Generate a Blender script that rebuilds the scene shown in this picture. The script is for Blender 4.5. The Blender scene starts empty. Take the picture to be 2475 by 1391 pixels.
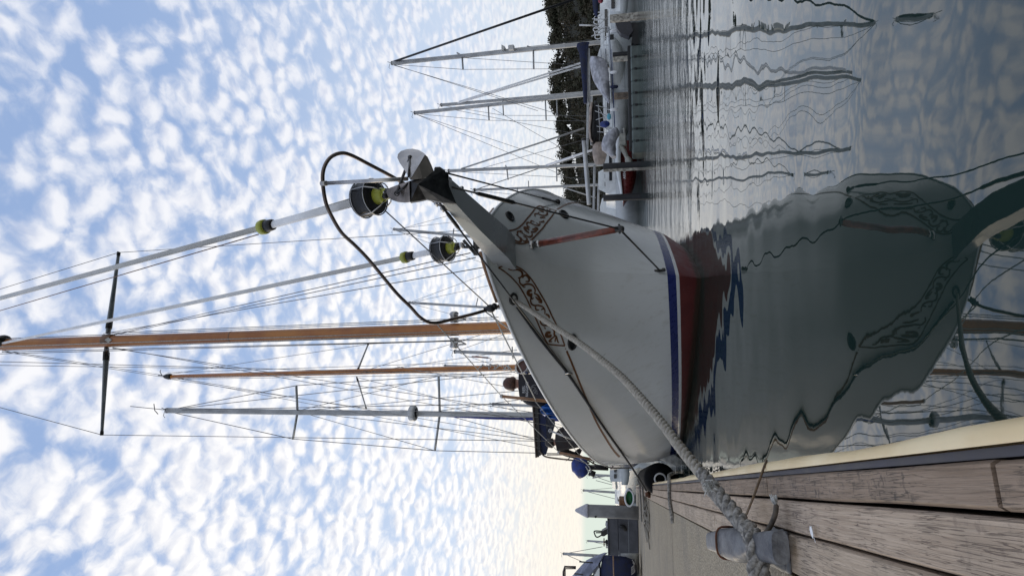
import bpy, math, random
import numpy as np
from mathutils import Vector, Matrix
from mathutils.bvhtree import BVHTree
SC = bpy.context.scene
COL = SC.collection
R = math.radians
# ---------------------------------------------------------------- camera
FPX, CAMH, PITCH, ROLL = 1525.0, 0.708, math.atan(266.5/1525.0), -0.0201
_f = Vector((0, math.cos(PITCH), math.sin(PITCH))); _u0 = Vector((0, -math.sin(PITCH), math.cos(PITCH))); _r0 = Vector((1, 0, 0))
_r = _r0*math.cos(ROLL) + _u0*math.sin(ROLL); _u = _u0*math.cos(ROLL) - _r0*math.sin(ROLL)
CAM = Vector((0, 0, CAMH))
cam = bpy.data.cameras.new('camera'); camo = bpy.data.objects.new('camera', cam); COL.objects.link(camo)
m = Matrix((-_u, _r, -_f)).transposed().to_4x4(); m.translation = CAM
camo.matrix_world = m
cam.sensor_fit = 'HORIZONTAL'; cam.sensor_width = 36.0; cam.lens = 36.0*FPX/2475.0
cam.clip_start = 0.02; cam.clip_end = 5000
SC.camera = camo
SC.view_settings.view_transform = 'Standard'; SC.view_settings.look = 'None'
SC.view_settings.exposure = 0.16; SC.view_settings.gamma = 1.0; SC.view_settings.use_curve_mapping = False
# ---------------------------------------------------------------- node helpers
def node(nt, typ, **kw):
    n = nt.nodes.new(typ)
    for k, v in kw.items():
        if k.startswith('i_'):
            key = k[2:]; key = int(key) if key.isdigit() else key.replace('_', ' ')
            s = n.inputs[key]
            if hasattr(v, 'is_output') or isinstance(v, bpy.types.NodeSocket): nt.links.new(v, s)
            else: s.default_value = v
        else: setattr(n, k, v)
    return n
def mth(nt, op, a, b=0.0, c=0.0, clamp=False):
    n = nt.nodes.new('ShaderNodeMath'); n.operation = op; n.use_clamp = clamp
    for i, v in enumerate((a, b, c)):
        if isinstance(v, bpy.types.NodeSocket): nt.links.new(v, n.inputs[i])
        else: n.inputs[i].default_value = v
    return n.outputs[0]
def vmth(nt, op, a, b=(0, 0, 0)):
    n = nt.nodes.new('ShaderNodeVectorMath'); n.operation = op
    for i, v in enumerate((a, b)):
        if isinstance(v, bpy.types.NodeSocket): nt.links.new(v, n.inputs[i])
        else: n.inputs[i].default_value = v
    return n.outputs['Value'] if op == 'DOT_PRODUCT' else n.outputs[0]
def mapr(nt, v, a, b, c=0.0, d=1.0, smooth=True):
    n = nt.nodes.new('ShaderNodeMapRange'); n.interpolation_type = 'SMOOTHSTEP' if smooth else 'LINEAR'
    n.clamp = True
    if isinstance(v, bpy.types.NodeSocket): nt.links.new(v, n.inputs[0])
    else: n.inputs[0].default_value = v
    for i, q in enumerate((a, b, c, d)): n.inputs[i+1].default_value = q
    return n.outputs[0]
def mixc(nt, fac, a, b, blend='MIX'):
    n = nt.nodes.new('ShaderNodeMix'); n.data_type = 'RGBA'; n.blend_type = blend
    for s, v in ((n.inputs[0], fac), (n.inputs[6], a), (n.inputs[7], b)):
        if isinstance(v, bpy.types.NodeSocket): nt.links.new(v, s)
        else: s.default_value = v if not isinstance(v, tuple) or len(v) == 4 else (*v, 1)
    return n.outputs[2]
def noise(nt, vec, scale, detail=4.0, rough=0.55, dist=0.0):
    n = nt.nodes.new('ShaderNodeTexNoise'); n.inputs['Scale'].default_value = scale; n.inputs['Detail'].default_value = detail
    n.inputs['Roughness'].default_value = rough; n.inputs['Distortion'].default_value = dist
    if vec is not None: nt.links.new(vec, n.inputs['Vector'])
    return n.outputs['Fac']
# ---------------------------------------------------------------- sky
SUN_AZ, SUN_EL = R(-52), R(14)          # azimuth from +Y towards +X
SUND = Vector((math.sin(SUN_AZ)*math.cos(SUN_EL), math.cos(SUN_AZ)*math.cos(SUN_EL), math.sin(SUN_EL)))
W = bpy.data.worlds.new('World'); SC.world = W; W.use_nodes = True
nt = W.node_tree; nt.nodes.clear()
sky = node(nt, 'ShaderNodeTexSky', sky_type='NISHITA', sun_disc=False, sun_elevation=SUN_EL, sun_rotation=SUN_AZ,
           air_density=1.0, dust_density=0.6, ozone_density=2.0)
tc = nt.nodes.new('ShaderNodeTexCoord'); D = tc.outputs['Generated']
sx = node(nt, 'ShaderNodeSeparateXYZ', i_0=D)
zz = mth(nt, 'MAXIMUM', sx.outputs[2], 0.0)
zc = mth(nt, 'ADD', zz, 0.17)
pxx = mth(nt, 'DIVIDE', sx.outputs[0], zc); pyy = mth(nt, 'DIVIDE', sx.outputs[1], zc)
Pv = node(nt, 'ShaderNodeCombineXYZ', i_0=pxx, i_1=pyy).outputs[0]
def rotz(v, ang, sc):
    mp = node(nt, 'ShaderNodeMapping', i_0=v); mp.inputs['Rotation'].default_value = (0, 0, ang); mp.inputs['Scale'].default_value = sc
    return mp.outputs[0]
Pr = rotz(Pv, R(35), (1.0, 0.86, 1.0))
warp = node(nt, 'ShaderNodeTexNoise', i_Vector=Pr, i_Scale=14.0, i_Detail=3.0)
Pw = vmth(nt, 'ADD', Pr, vmth(nt, 'MULTIPLY', vmth(nt, 'SUBTRACT', warp.outputs['Color'], (0.5, 0.5, 0.5)), (0.055, 0.055, 0)))
sunplane = Vector((SUND.x, SUND.y, 0)).normalized()
def density(vec):
    v = nt.nodes.new('ShaderNodeTexVoronoi'); v.feature = 'SMOOTH_F1'; v.inputs['Scale'].default_value = 24.0
    v.inputs['Smoothness'].default_value = 0.45; v.inputs['Randomness'].default_value = 0.92
    nt.links.new(vec, v.inputs['Vector'])
    puff = mth(nt, 'SUBTRACT', 1.0, v.outputs['Distance'])
    n1 = noise(nt, vec, 40.0, 5.0, 0.55)
    return mth(nt, 'ADD', mth(nt, 'MULTIPLY', puff, 1.05), mth(nt, 'MULTIPLY', n1, 0.80))
d0 = density(Pw)
d1 = density(vmth(nt, 'ADD', Pw, (sunplane.x*0.013-0.003, sunplane.y*0.013, 0)))
big = noise(nt, Pr, 3.4, 4.0, 0.6)
sundot = vmth(nt, 'DOT_PRODUCT', D, tuple(Vector((math.sin(R(-38)), math.cos(R(-38)), 0.10)).normalized()))
sunside = mapr(nt, sundot, 0.35, 0.98)
lowhor = mapr(nt, zz, 0.30, 0.07)
cover = mth(nt, 'ADD', mth(nt, 'MULTIPLY', mth(nt, 'SUBTRACT', big, 0.5), 0.75), mth(nt, 'MULTIPLY', sunside, 0.16))
cover = mth(nt, 'ADD', cover, mth(nt, 'MULTIPLY', lowhor, 0.10))
dd = mth(nt, 'ADD', d0, cover)
mask = mapr(nt, dd, 0.60, 1.30)
thick = mapr(nt, dd, 1.05, 1.55)
emb = mth(nt, 'MULTIPLY', mth(nt, 'SUBTRACT', d0, d1), 1.7)
# clear strip of sky under the cloud edge, on the sun side only
strip = mth(nt, 'MULTIPLY', mapr(nt, zz, 0.070, 0.058), mapr(nt, sundot, 0.885, 0.915))
mask = mth(nt, 'MULTIPLY', mask, mth(nt, 'SUBTRACT', 1.0, strip))
blue = mixc(nt, 0.65, sky.outputs[0], (3.2, 4.8, 8.3))
veil = mixc(nt, mapr(nt, zz, 0.66, 0.14, 0.10, 0.70), blue, (7.0, 7.7, 8.6))
lit = mixc(nt, sunside, (7.5, 7.75, 8.5), (9.7, 9.5, 9.35))
shade = mixc(nt, sunside, (4.9, 5.5, 7.1), (5.9, 6.3, 7.4))
sh = mth(nt, 'ADD', mth(nt, 'ADD', 0.86, emb), mth(nt, 'MULTIPLY', thick, -0.42), clamp=True)
cl = mixc(nt, sh, shade, lit)
col = mixc(nt, mask, veil, cl)
# towards the horizon the puffs merge into a soft veil, creamy on the sun side
hzc = mixc(nt, mapr(nt, sundot, 0.55, 0.95), (7.2, 7.6, 7.9), (9.3, 8.5, 7.1))
warmhor = mth(nt, 'MULTIPLY', mapr(nt, zz, 0.27, 0.07), mapr(nt, sundot, 0.3, 0.95, 0.55, 0.74))
col = mixc(nt, warmhor, col, hzc)
col = mixc(nt, mth(nt, 'MULTIPLY', strip, 0.9), col, (6.6, 7.5, 6.7))
# behind the camera, away from the low sun, the cloud sheet is duller
back = mapr(nt, sundot, -0.9, 0.25, 0.95, 1.0)
col = mixc(nt, 1.0, col, node(nt, 'ShaderNodeCombineXYZ', i_0=back, i_1=mth(nt, 'POWER', back, 1.6), i_2=mth(nt, 'POWER', back, 2.6)).outputs[0], 'MULTIPLY')
bg = node(nt, 'ShaderNodeBackground', i_0=col, i_1=0.1)
out = node(nt, 'ShaderNodeOutputWorld', i_0=bg.outputs[0])
# ---------------------------------------------------------------- sun (soft: behind the cloud edge)
sl = bpy.data.lights.new('sun', 'SUN'); sl.energy = 0.5; sl.angle = R(20); sl.color = (1.0, 0.83, 0.6)
so = bpy.data.objects.new('sun', sl); COL.objects.link(so)
so.rotation_euler = (-SUND).to_track_quat('-Z', 'Y').to_euler(); so.location = SUND*60
# ---------------------------------------------------------------- pixel rays -> real points
def ray(x, y): return _r*((695.5-y)/FPX) + _u*((1237.5-x)/FPX) + _f
def P(x, y, d):
    v = ray(x, y); return CAM + v*(d/v.y)
def PZ(x, y, z):
    v = ray(x, y); return CAM + v*((z-CAMH)/v.z)
def depth_at(x, y, z=0.0): return PZ(x, y, z).y
# ---------------------------------------------------------------- mesh builder
class MB:
    def __init__(self): self.v = []; self.f = []; self.mi = []; self.cur = 0; self.sm = []; self.smooth = True
    def add(self, vs, fs, smooth=None):
        b = len(self.v); self.v += [Vector(q) for q in vs]
        for q in fs:
            self.f.append(tuple(b+i for i in q)); self.mi.append(self.cur); self.sm.append(self.smooth if smooth is None else smooth)
        return self
    def box(self, c, h, rot=None, bev=0.0):
        c = Vector(c); M = rot if rot is not None else Matrix.Identity(3)
        x, y, z = h
        if bev <= 0:
            vs = [c + M @ Vector((sx*x, sy*y, sz*z)) for sx in (-1, 1) for sy in (-1, 1) for sz in (-1, 1)]
            return self.add(vs, [(0, 1, 3, 2), (4, 6, 7, 5), (0, 4, 5, 1), (2, 3, 7, 6), (0, 2, 6, 4), (1, 5, 7, 3)], False)
        b = min(bev, x*.9, y*.9, z*.9)
        ring = [(x-b, y), (x, y-b), (x, -y+b), (x-b, -y), (-x+b, -y), (-x, -y+b), (-x, y-b), (-x+b, y)]
        inn = [(a*(x-b)/x, d*(y-b)/y) for a, d in ring]
        vs = []
        for zz_, rr in ((-z, inn), (-z+b, ring), (z-b, ring), (z, inn)):
            vs += [c + M @ Vector((a, d, zz_)) for a, d in rr]
        fs = [tuple(range(8)), tuple(24+i for i in reversed(range(8)))]
        for k in range(3):
            for i in range(8):
                j = (i+1) % 8; fs.append((k*8+i, k*8+8+i, k*8+8+j, k*8+j))
        return self.add(vs, fs, False)
    def tube(self, pts, r, n=8, cap=True, closed=False, flat=1.0):
        pts = [Vector(q) for q in pts]; k = len(pts)
        rs = r if isinstance(r, (list, tuple)) else [r]*k
        vs = []; fs = []; prev = None
        for i, q in enumerate(pts):
            if closed: t = pts[(i+1) % k] - pts[i-1]
            else: t = pts[min(i+1, k-1)] - pts[max(i-1, 0)]
            if t.length < 1e-9: t = Vector((0, 0, 1))
            t.normalize()
            if prev is None:
                a = t.cross(Vector((0, 0, 1)))
                if a.length < 0.05: a = t.cross(Vector((1, 0, 0)))
                a.normalize()
            else:
                a = prev - t*prev.dot(t); a.normalize()
            prev = a; b = t.cross(a)
            for j in range(n):
                th = 2*math.pi*j/n; vs.append(q + (a*math.cos(th) + b*math.sin(th)*flat)*rs[i])
        m_ = k if closed else k-1
        for i in range(m_):
            for j in range(n):
                a0 = i*n+j; a1 = i*n+(j+1) % n; i2 = (i+1) % k
                fs.append((a0, a1, i2*n+(j+1) % n, i2*n+j))
        if cap and not closed:
            fs.append(tuple(reversed(range(n)))); fs.append(tuple((k-1)*n+j for j in range(n)))
        return self.add(vs, fs)
    def lathe(self, c, axis, prof, n=20, smooth=True, ref=None):
        """prof: list of (radius, height along axis)"""
        c = Vector(c); ax = Vector(axis).normalized()
        a = ax.cross(ref or Vector((0, 0, 1)))
        if a.length < .05: a = ax.cross(Vector((1, 0, 0)))
        a.normalize(); b = ax.cross(a); vs = []; fs = []
        for r_, h_ in prof:
            for j in range(n):
                th = 2*math.pi*j/n; vs.append(c + ax*h_ + (a*math.cos(th)+b*math.sin(th))*r_)
        for i in range(len(prof)-1):
            for j in range(n): fs.append((i*n+j, i*n+(j+1) % n, (i+1)*n+(j+1) % n, (i+1)*n+j))
        if prof[0][0] > 1e-4: fs.append(tuple(reversed(range(n))))
        if prof[-1][0] > 1e-4: fs.append(tuple((len(prof)-1)*n+j for j in range(n)))
        return self.add(vs, fs, smooth)
    def prism(self, outline, off):
        """outline: 3-D loop, extruded by vector off"""
        o = [Vector(q) for q in outline]; n = len(o); off = Vector(off)
        vs = o + [q+off for q in o]
        fs = [tuple(range(n)), tuple(reversed(range(n, 2*n)))] + [(i, n+i, n+(i+1) % n, (i+1) % n) for i in range(n)]
        return self.add(vs, fs, False)
    def loft(self, rings, cap=True, smooth=True, closed=True):
        n = len(rings[0]); vs = [q for r_ in rings for q in r_]; fs = []
        for i in range(len(rings)-1):
            for j in range(n if closed else n-1):
                fs.append((i*n+j, i*n+(j+1) % n, (i+1)*n+(j+1) % n, (i+1)*n+j))
        self.add(vs, fs, smooth)
        if cap and closed:
            self.add(rings[0], [tuple(reversed(range(n)))], False); self.add(rings[-1], [tuple(range(n))], False)
        return self
    def ball(self, c, r, n=10, sq=(1, 1, 1), rot=None):
        c = Vector(c); M = rot if rot is not None else Matrix.Identity(3); vs = []; fs = []
        for i in range(n+1):
            th = math.pi*i/n
            for j in range(2*n):
                ph = math.pi*j/n
                vs.append(c + M @ Vector((sq[0]*r*math.sin(th)*math.cos(ph), sq[1]*r*math.sin(th)*math.sin(ph), sq[2]*r*math.cos(th))))
        for i in range(n):
            for j in range(2*n):
                fs.append((i*2*n+j, (i+1)*2*n+j, (i+1)*2*n+(j+1) % (2*n), i*2*n+(j+1) % (2*n)))
        return self.add(vs, fs)
    def build(self, name, mats, parent=None, label=None, cat=None, group=None, kind=None, recalc=True):
        if not isinstance(mats, (list, tuple)): mats = [mats]
        root = parent
        while root is not None and root.parent is not None: root = root.parent
        if root is not None: org = Vector(root['_o'])
        else: org = sum(self.v, Vector())/max(1, len(self.v)); org.z = min(q.z for q in self.v)
        me = bpy.data.meshes.new(name)
        me.from_pydata([tuple(q-org) for q in self.v], [], self.f)
        for mm in mats: me.materials.append(mm)
        me.polygons.foreach_set('material_index', self.mi); me.polygons.foreach_set('use_smooth', self.sm)
        if recalc:
            import bmesh
            bm = bmesh.new(); bm.from_mesh(me); bmesh.ops.recalc_face_normals(bm, faces=bm.faces); bm.to_mesh(me); bm.free()
        me.update()
        o = bpy.data.objects.new(name, me); COL.objects.link(o)
        if parent is not None: o.parent = parent
        else: o.location = org
        if root is None: o['_o'] = tuple(org)
        tag(o, label, cat, group, kind)
        return o
def tag(o, label=None, cat=None, group=None, kind=None):
    for k, v in (('label', label), ('category', cat), ('group', group), ('kind', kind)):
        if v: o[k] = v
    return o
def thing(name, loc, label, cat, group=None):
    o = bpy.data.objects.new(name, None); COL.objects.link(o); o.location = loc; o['_o'] = tuple(loc); o.empty_display_size = .2
    return tag(o, label, cat, group)
# ---------------------------------------------------------------- materials
MC = {}
def mat(name, col, rough=0.5, metal=0.0, var=0.12, scale=12.0, bump=0.0, col2=None, coat=0.0, spec=0.5, detail=5.0):
    if name in MC: return MC[name]
    m_ = bpy.data.materials.new(name); m_.use_nodes = True; n_ = m_.node_tree; n_.nodes.clear()
    t = n_.nodes.new('ShaderNodeTexCoord').outputs['Object']
    nf = noise(n_, t, scale, detail)
    c2 = col2 or tuple(q*(1-2.2*var) for q in col); c1 = col if col2 else tuple(min(1, q*(1+var)) for q in col)
    cc = mixc(n_, mapr(n_, nf, .34, .68), c2, c1)
    b = node(n_, 'ShaderNodeBsdfPrincipled', i_Base_Color=cc, i_Metallic=metal)
    b.inputs['Roughness'].default_value = rough; b.inputs['Specular IOR Level'].default_value = spec
    b.inputs['Coat Weight'].default_value = coat; b.inputs['Coat Roughness'].default_value = 0.06
    n_.links.new(mapr(n_, nf, .3, .7, max(.02, rough*.8), min(1, rough*1.2)), b.inputs['Roughness'])
    if bump:
        bb = node(n_, 'ShaderNodeBump', i_Height=noise(n_, t, scale*3, 6.0)); bb.inputs['Distance'].default_value = bump; bb.inputs['Strength'].default_value = 1.0
        n_.links.new(bb.outputs[0], b.inputs['Normal'])
    o_ = node(n_, 'ShaderNodeOutputMaterial', i_0=b.outputs[0])
    MC[name] = m_; return m_
# ================================================================ WATER
def water_mat():
    m_ = bpy.data.materials.new('water'); m_.use_nodes = True; n = m_.node_tree; n.nodes.clear()
    g = n.nodes.new('ShaderNodeNewGeometry').outputs['Position']
    s = node(n, 'ShaderNodeSeparateXYZ', i_0=g)
    # calm by the berth, wind ripples further out in the fairway
    far = mth(n, 'MULTIPLY', mapr(n, s.outputs[1], 5.2, 9.5), mapr(n, s.outputs[1], 22.0, 11.0, .25, 1.0))
    mid = mapr(n, s.outputs[1], 1.2, 5.0, 0.35, 1.0)
    sw = node(n, 'ShaderNodeMapping', i_0=g); sw.inputs['Rotation'].default_value = (0, 0, R(20)); sw.inputs['Scale'].default_value = (1.0, 1.5, 1.0)
    a = noise(n, sw.outputs[0], 1.2, 0.0, 0.45)
    b = noise(n, sw.outputs[0], 3.2, 0.0, 0.5)
    st = node(n, 'ShaderNodeMapping', i_0=g); st.inputs['Scale'].default_value = (1.0, 2.2, 1.0)
    c = noise(n, st.outputs[0], 7.5, 2.0, 0.55)
    h = mth(n, 'MULTIPLY', a, 0.014)
    h = mth(n, 'ADD', h, mth(n, 'MULTIPLY', mth(n, 'MULTIPLY', b, mid), 0.0042))
    h = mth(n, 'ADD', h, mth(n, 'MULTIPLY', mth(n, 'MULTIPLY', c, far), 0.006))
    h = mth(n, 'ADD', h, mth(n, 'MULTIPLY', noise(n, g, 15.0, 2, .5), .00006))
    s3 = node(n, 'ShaderNodeMapping', i_0=g); s3.inputs['Scale'].default_value = (.55, 1.5, 1.0)
    e = noise(n, s3.outputs[0], 1.0, 2.0, .55)
    h = mth(n, 'ADD', h, mth(n, 'MULTIPLY', mth(n, 'MULTIPLY', e, mapr(n, s.outputs[1], 7.0, 14.0)), .035))
    bp = node(n, 'ShaderNodeBump', i_Height=h); bp.inputs['Strength'].default_value = 1.0; bp.inputs['Distance'].default_value = 1.0
    p = node(n, 'ShaderNodeBsdfPrincipled', i_Normal=bp.outputs[0]); p.inputs['Base Color'].default_value = (0.012, 0.028, 0.024, 1)
    p.inputs['Roughness'].default_value = 0.015; p.inputs['IOR'].default_value = 1.7
    node(n, 'ShaderNodeOutputMaterial', i_0=p.outputs[0]); return m_
w = MB(); w.add([(-1500, -300, 0), (1500, -300, 0), (1500, 2600, 0), (-1500, 2600, 0)], [(0, 1, 2, 3)], False)
w.build('water', water_mat(), kind='structure')
# ================================================================ MAIN BOAT frame of reference
HEAD = R(-15.6071); LIST = 0.0675
BO = PZ(1694, 672, 0)
BA = Vector((math.sin(HEAD), math.cos(HEAD), 0)); BT = Vector((-math.cos(HEAD), math.sin(HEAD), 0)); BZ = Vector((0, 0, 1))
def Bt(s, t, z):          # s aft of the stem, t to starboard, z up; the boat carries a slight list
    return BO + BA*s + BT*(t*math.cos(LIST)+z*math.sin(LIST)) + BZ*(z*math.cos(LIST)-t*math.sin(LIST))
def unB(q):
    w_ = Vector(q)-BO; s = w_.dot(BA); a = w_.dot(BT); z = w_.z
    return s, a*math.cos(LIST)-z*math.sin(LIST), z*math.cos(LIST)+a*math.sin(LIST)
_c, _s = math.cos(LIST), math.sin(LIST)
BTL = BT*_c - BZ*_s; BZL = BT*_s + BZ*_c
def BP(x, y, t=0.0):      # pixel ray on the boat's fore-and-aft plane at offset t
    v = ray(x, y); k = BTL.dot(BO + BTL*t - CAM)/BTL.dot(v); return CAM + v*k
LOA = 12.5
def lerp(a, b, k): return a+(b-a)*k
def tab(x, T):
    for (a, va), (b, vb) in zip(T, T[1:]):
        if x <= b: return lerp(va, vb, max(0, (x-a)/(b-a)))
    return T[-1][1]
STEM = [(-.6, .55), (0, 0), (.21, -.15), (.31, -.20), (.45, -.26), (.99, -.50), (1.24, -.76), (1.48, -1.06), (1.71, -1.5)]
def zsheer(ss): return .8351+(1.7092-.8351)*(1-min(1, max(0, ss/9)))**2
def halfb(ss, k):
    k = k**.38; Bm = lerp(1.5, 1.6034, k); L = lerp(4.6, 4.5412, k); pw = lerp(1.75, 2.0187, k); q = lerp(.92, .7212, k**1.5)
    wv = min(1, ss/L); b = Bm*(max(0, 1-(1-wv)**pw))**q
    if ss > 8: b *= 1-.12*((ss-8)/4.5)**2
    return b
NS = 74
ROWZ = [-.5, -.2, .0, .12, .205, .235, .312]; NK = 16
def hull_rows(ss, sg):
    zs = zsheer(ss); zs0 = zsheer(0); out_ = []
    drop = .022*ss
    for i in range(len(ROWZ)+NK):
        if i < len(ROWZ): z = ROWZ[i] - (drop if i > 3 else 0)*(1 if ROWZ[i] > .1 else 0); zb = ROWZ[i]
        else:
            k = (i-len(ROWZ)+1)/NK; z = lerp(ROWZ[-1]-drop, zs, k); zb = lerp(ROWZ[-1], zs0, k)
        st = lerp(tab(zb, STEM), -1.5*max(0, zb/1.71)**1.2 if zb > 0 else tab(zb, STEM), min(1, ss/.6)); kk = min(1, max(0, z/zs))
        bb = halfb(ss, kk) if z >= 0 else halfb(ss, 0)*(1-(z/-.9)**1.5)
        out_.append((st+ss*(LOA-1.5-st)/LOA, sg*bb, z))
    return out_
SSS = [LOA*(i/NS)**1.7 for i in range(NS+1)]
NR = len(ROWZ)+NK
hv = []; hf = []; hm = []
for sg in (1, -1):
    b0 = len(hv)
    for ss in SSS: hv += [Bt(*q) for q in hull_rows(ss, sg)]
    for i in range(NS):
        for j in range(NR-1):
            a = b0+i*NR+j; q = (a, a+NR, a+NR+1, a+1)
            hf.append(q if sg > 0 else tuple(reversed(q)))
            hm.append(1 if j < 4 else 0 if j == 4 else 2 if j == 5 else 0)
BVH = BVHTree.FromPolygons([tuple(q) for q in hv], hf)
def hit(x, y, off=0.003):
    v = ray(x, y).normalized(); loc, nor, idx, dist = BVH.ray_cast(CAM, v)
    if loc is None: return None
    if nor.dot(v) > 0: nor = -nor
    return loc + nor*off, nor
def hull_mat():
    m_ = bpy.data.materials.new('white_gelcoat'); m_.use_nodes = True; n = m_.node_tree; n.nodes.clear()
    t = n.nodes.new('ShaderNodeTexCoord').outputs['Object']
    big = noise(n, t, 1.1, 4, .55); st = node(n, 'ShaderNodeMapping', i_0=t); st.inputs['Scale'].default_value = (14, 14, .7); sk = noise(n, st.outputs[0], 1.4, 5, .6)
    fine = noise(n, t, 46, 4, .6)
    c = mixc(n, mapr(n, big, .3, .7), (.70, .70, .665), (.76, .76, .735))
    sz = node(n, 'ShaderNodeSeparateXYZ', i_0=t)
    low = mapr(n, sz.outputs[2], 1.1, .35)           # grime that has run down and gathered above the boot stripe
    c = mixc(n, mth(n, 'MULTIPLY', mth(n, 'MULTIPLY', mapr(n, sk, .50, .74), mth(n, 'ADD', .25, low)), .24), c, (.44, .41, .34))
    c = mixc(n, mth(n, 'MULTIPLY', mapr(n, fine, .64, .72), .22), c, (.4, .4, .37))
    h = mth(n, 'ADD', mth(n, 'MULTIPLY', noise(n, t, 2.4, 2, .5), .0045), mth(n, 'MULTIPLY', fine, .00005))
    bp = node(n, 'ShaderNodeBump', i_Height=h); bp.inputs['Distance'].default_value = 1.0; bp.inputs['Strength'].default_value = 1.0
    b = node(n, 'ShaderNodeBsdfPrincipled', i_Base_Color=c, i_Normal=bp.outputs[0], i_Roughness=mapr(n, sk, .3, .7, .12, .26)); b.inputs['Coat Weight'].default_value = .45; b.inputs['Coat Roughness'].default_value = .07
    n.links.new(bp.outputs[0], b.inputs['Coat Normal'])
    node(n, 'ShaderNodeOutputMaterial', i_0=b.outputs[0]); return m_
M_WHITE = hull_mat()
def red_mat():
    m_ = bpy.data.materials.new('red_antifouling'); m_.use_nodes = True; n = m_.node_tree; n.nodes.clear()
    t = n.nodes.new('ShaderNodeTexCoord').outputs['Object']; sz = node(n, 'ShaderNodeSeparateXYZ', i_0=t)
    a = noise(n, t, 7, 5, .6); b_ = noise(n, t, 30, 4, .6)
    c = mixc(n, mapr(n, a, .35, .68), (.125, .024, .022), (.16, .034, .030)); c = mixc(n, mapr(n, b_, .62, .72, 0, .5), c, (.21, .10, .09))
    tide = mapr(n, mth(n, 'ADD', sz.outputs[2], mth(n, 'MULTIPLY', a, -.07)), .035, -.01); c = mixc(n, mth(n, 'MULTIPLY', tide, .8), c, (.040, .036, .022))
    b = node(n, 'ShaderNodeBsdfPrincipled', i_Base_Color=c, i_Roughness=mapr(n, a, .3, .7, .38, .58)); node(n, 'ShaderNodeOutputMaterial', i_0=b.outputs[0]); return m_
M_RED = red_mat()
M_BLUE = mat('navy_stripe_paint', (.022, .032, .16), .3, var=.0, scale=16, coat=.25, col2=(.014, .022, .125))
boat = thing('sailing_ketch', Bt(4, 0, 0), 'large white ketch with red bottom paint, bow scrollwork and two varnished masts beside the dock', 'sailboat')
hb = MB(); hb.add(hv, [], True)
for q, mi in zip(hf, hm): hb.f.append(q); hb.mi.append(mi); hb.sm.append(True)
# transom and deck
hb.cur = 0
tr = [Bt(*q) for q in hull_rows(LOA, 1)] + [Bt(*q) for q in reversed(hull_rows(LOA, -1))]
hb.add(tr, [tuple(range(len(tr)))], False)
hull = hb.build('hull', [M_WHITE, M_RED, M_BLUE], boat, recalc=False)
# ================================================================ materials for rigging and fittings
M_STEEL = mat('stainless_steel', (.42, .41, .40), .24, 1.0, .12, 7)
M_DSTEEL = mat('weathered_bronze_rail', (.17, .135, .115), .32, .9, .25, 5)
M_WIRE = mat('rigging_wire', (.16, .16, .165), .4, .6, .1, 20)
M_BLACK = mat('black_plastic', (.008, .008, .009), .5, var=.1, scale=8)
M_DARK = mat('dark_bronze_fitting', (.045, .043, .04), .38, .5, .25, 14)
M_YEL = mat('lime_yellow_plastic', (.36, .38, .05), .42, var=.1, scale=6)
M_VARN = mat('varnished_spruce', (.52, .20, .035), .34, var=.0, scale=2.6, coat=.3, col2=(.36, .115, .018))
M_TEAK = mat('teak_rail', (.26, .13, .06), .45, var=.2, scale=8)
M_REDWOOD = mat('red_hardwood', (.20, .05, .03), .35, var=.22, scale=16, coat=.3)
M_ALU = mat('grey_painted_aluminium', (.23, .25, .26), .38, .35, .08, 5)
M_ALUL = mat('pale_anodised_aluminium', (.55, .55, .54), .42, .35, .06, 5)
M_SAIL = mat('white_sail_cloth', (.82, .82, .82), .65, var=.05, scale=6)
M_ROPEW = mat('white_halyard_rope', (.52, .51, .47), .8, var=.18, scale=60)
M_NAVY = mat('navy_canvas', (.012, .018, .055), .75, var=.22, scale=7, bump=.004)
M_BLUEC = mat('bright_blue_tarpaulin', (.02, .15, .58), .38, var=.22, scale=9, bump=.01)
M_ROYAL = mat('royal_blue_cover', (.012, .035, .20), .45, var=.2, scale=8, bump=.006)
M_GOLD = mat('brown_gold_lining_paint', (.19, .078, .028), .35, var=.16, scale=30)
M_GREYP = mat('grey_bowsprit_paint', (.36, .37, .365), .3, var=.05, scale=3, coat=.25)
M_ANCH = mat('dark_galvanised_steel', (.07, .068, .066), .33, .75, .3, 9)
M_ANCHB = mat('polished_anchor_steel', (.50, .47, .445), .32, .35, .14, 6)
M_SMOKE = mat('smoked_glass', (.02, .022, .024), .08, var=.05)
def sub(pts, n):
    """Catmull-Rom through points"""
    pts = [Vector(q) for q in pts]; out_ = []
    for i in range(len(pts)-1):
        p0 = pts[max(0, i-1)]; p1 = pts[i]; p2 = pts[i+1]; p3 = pts[min(len(pts)-1, i+2)]
        for k in range(n):
            t = k/n; out_.append(.5*((2*p1)+(p2-p0)*t+(2*p0-5*p1+4*p2-p3)*t*t+(3*p1-p0-3*p2+p3)*t*t*t))
    out_.append(pts[-1]); return out_
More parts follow.
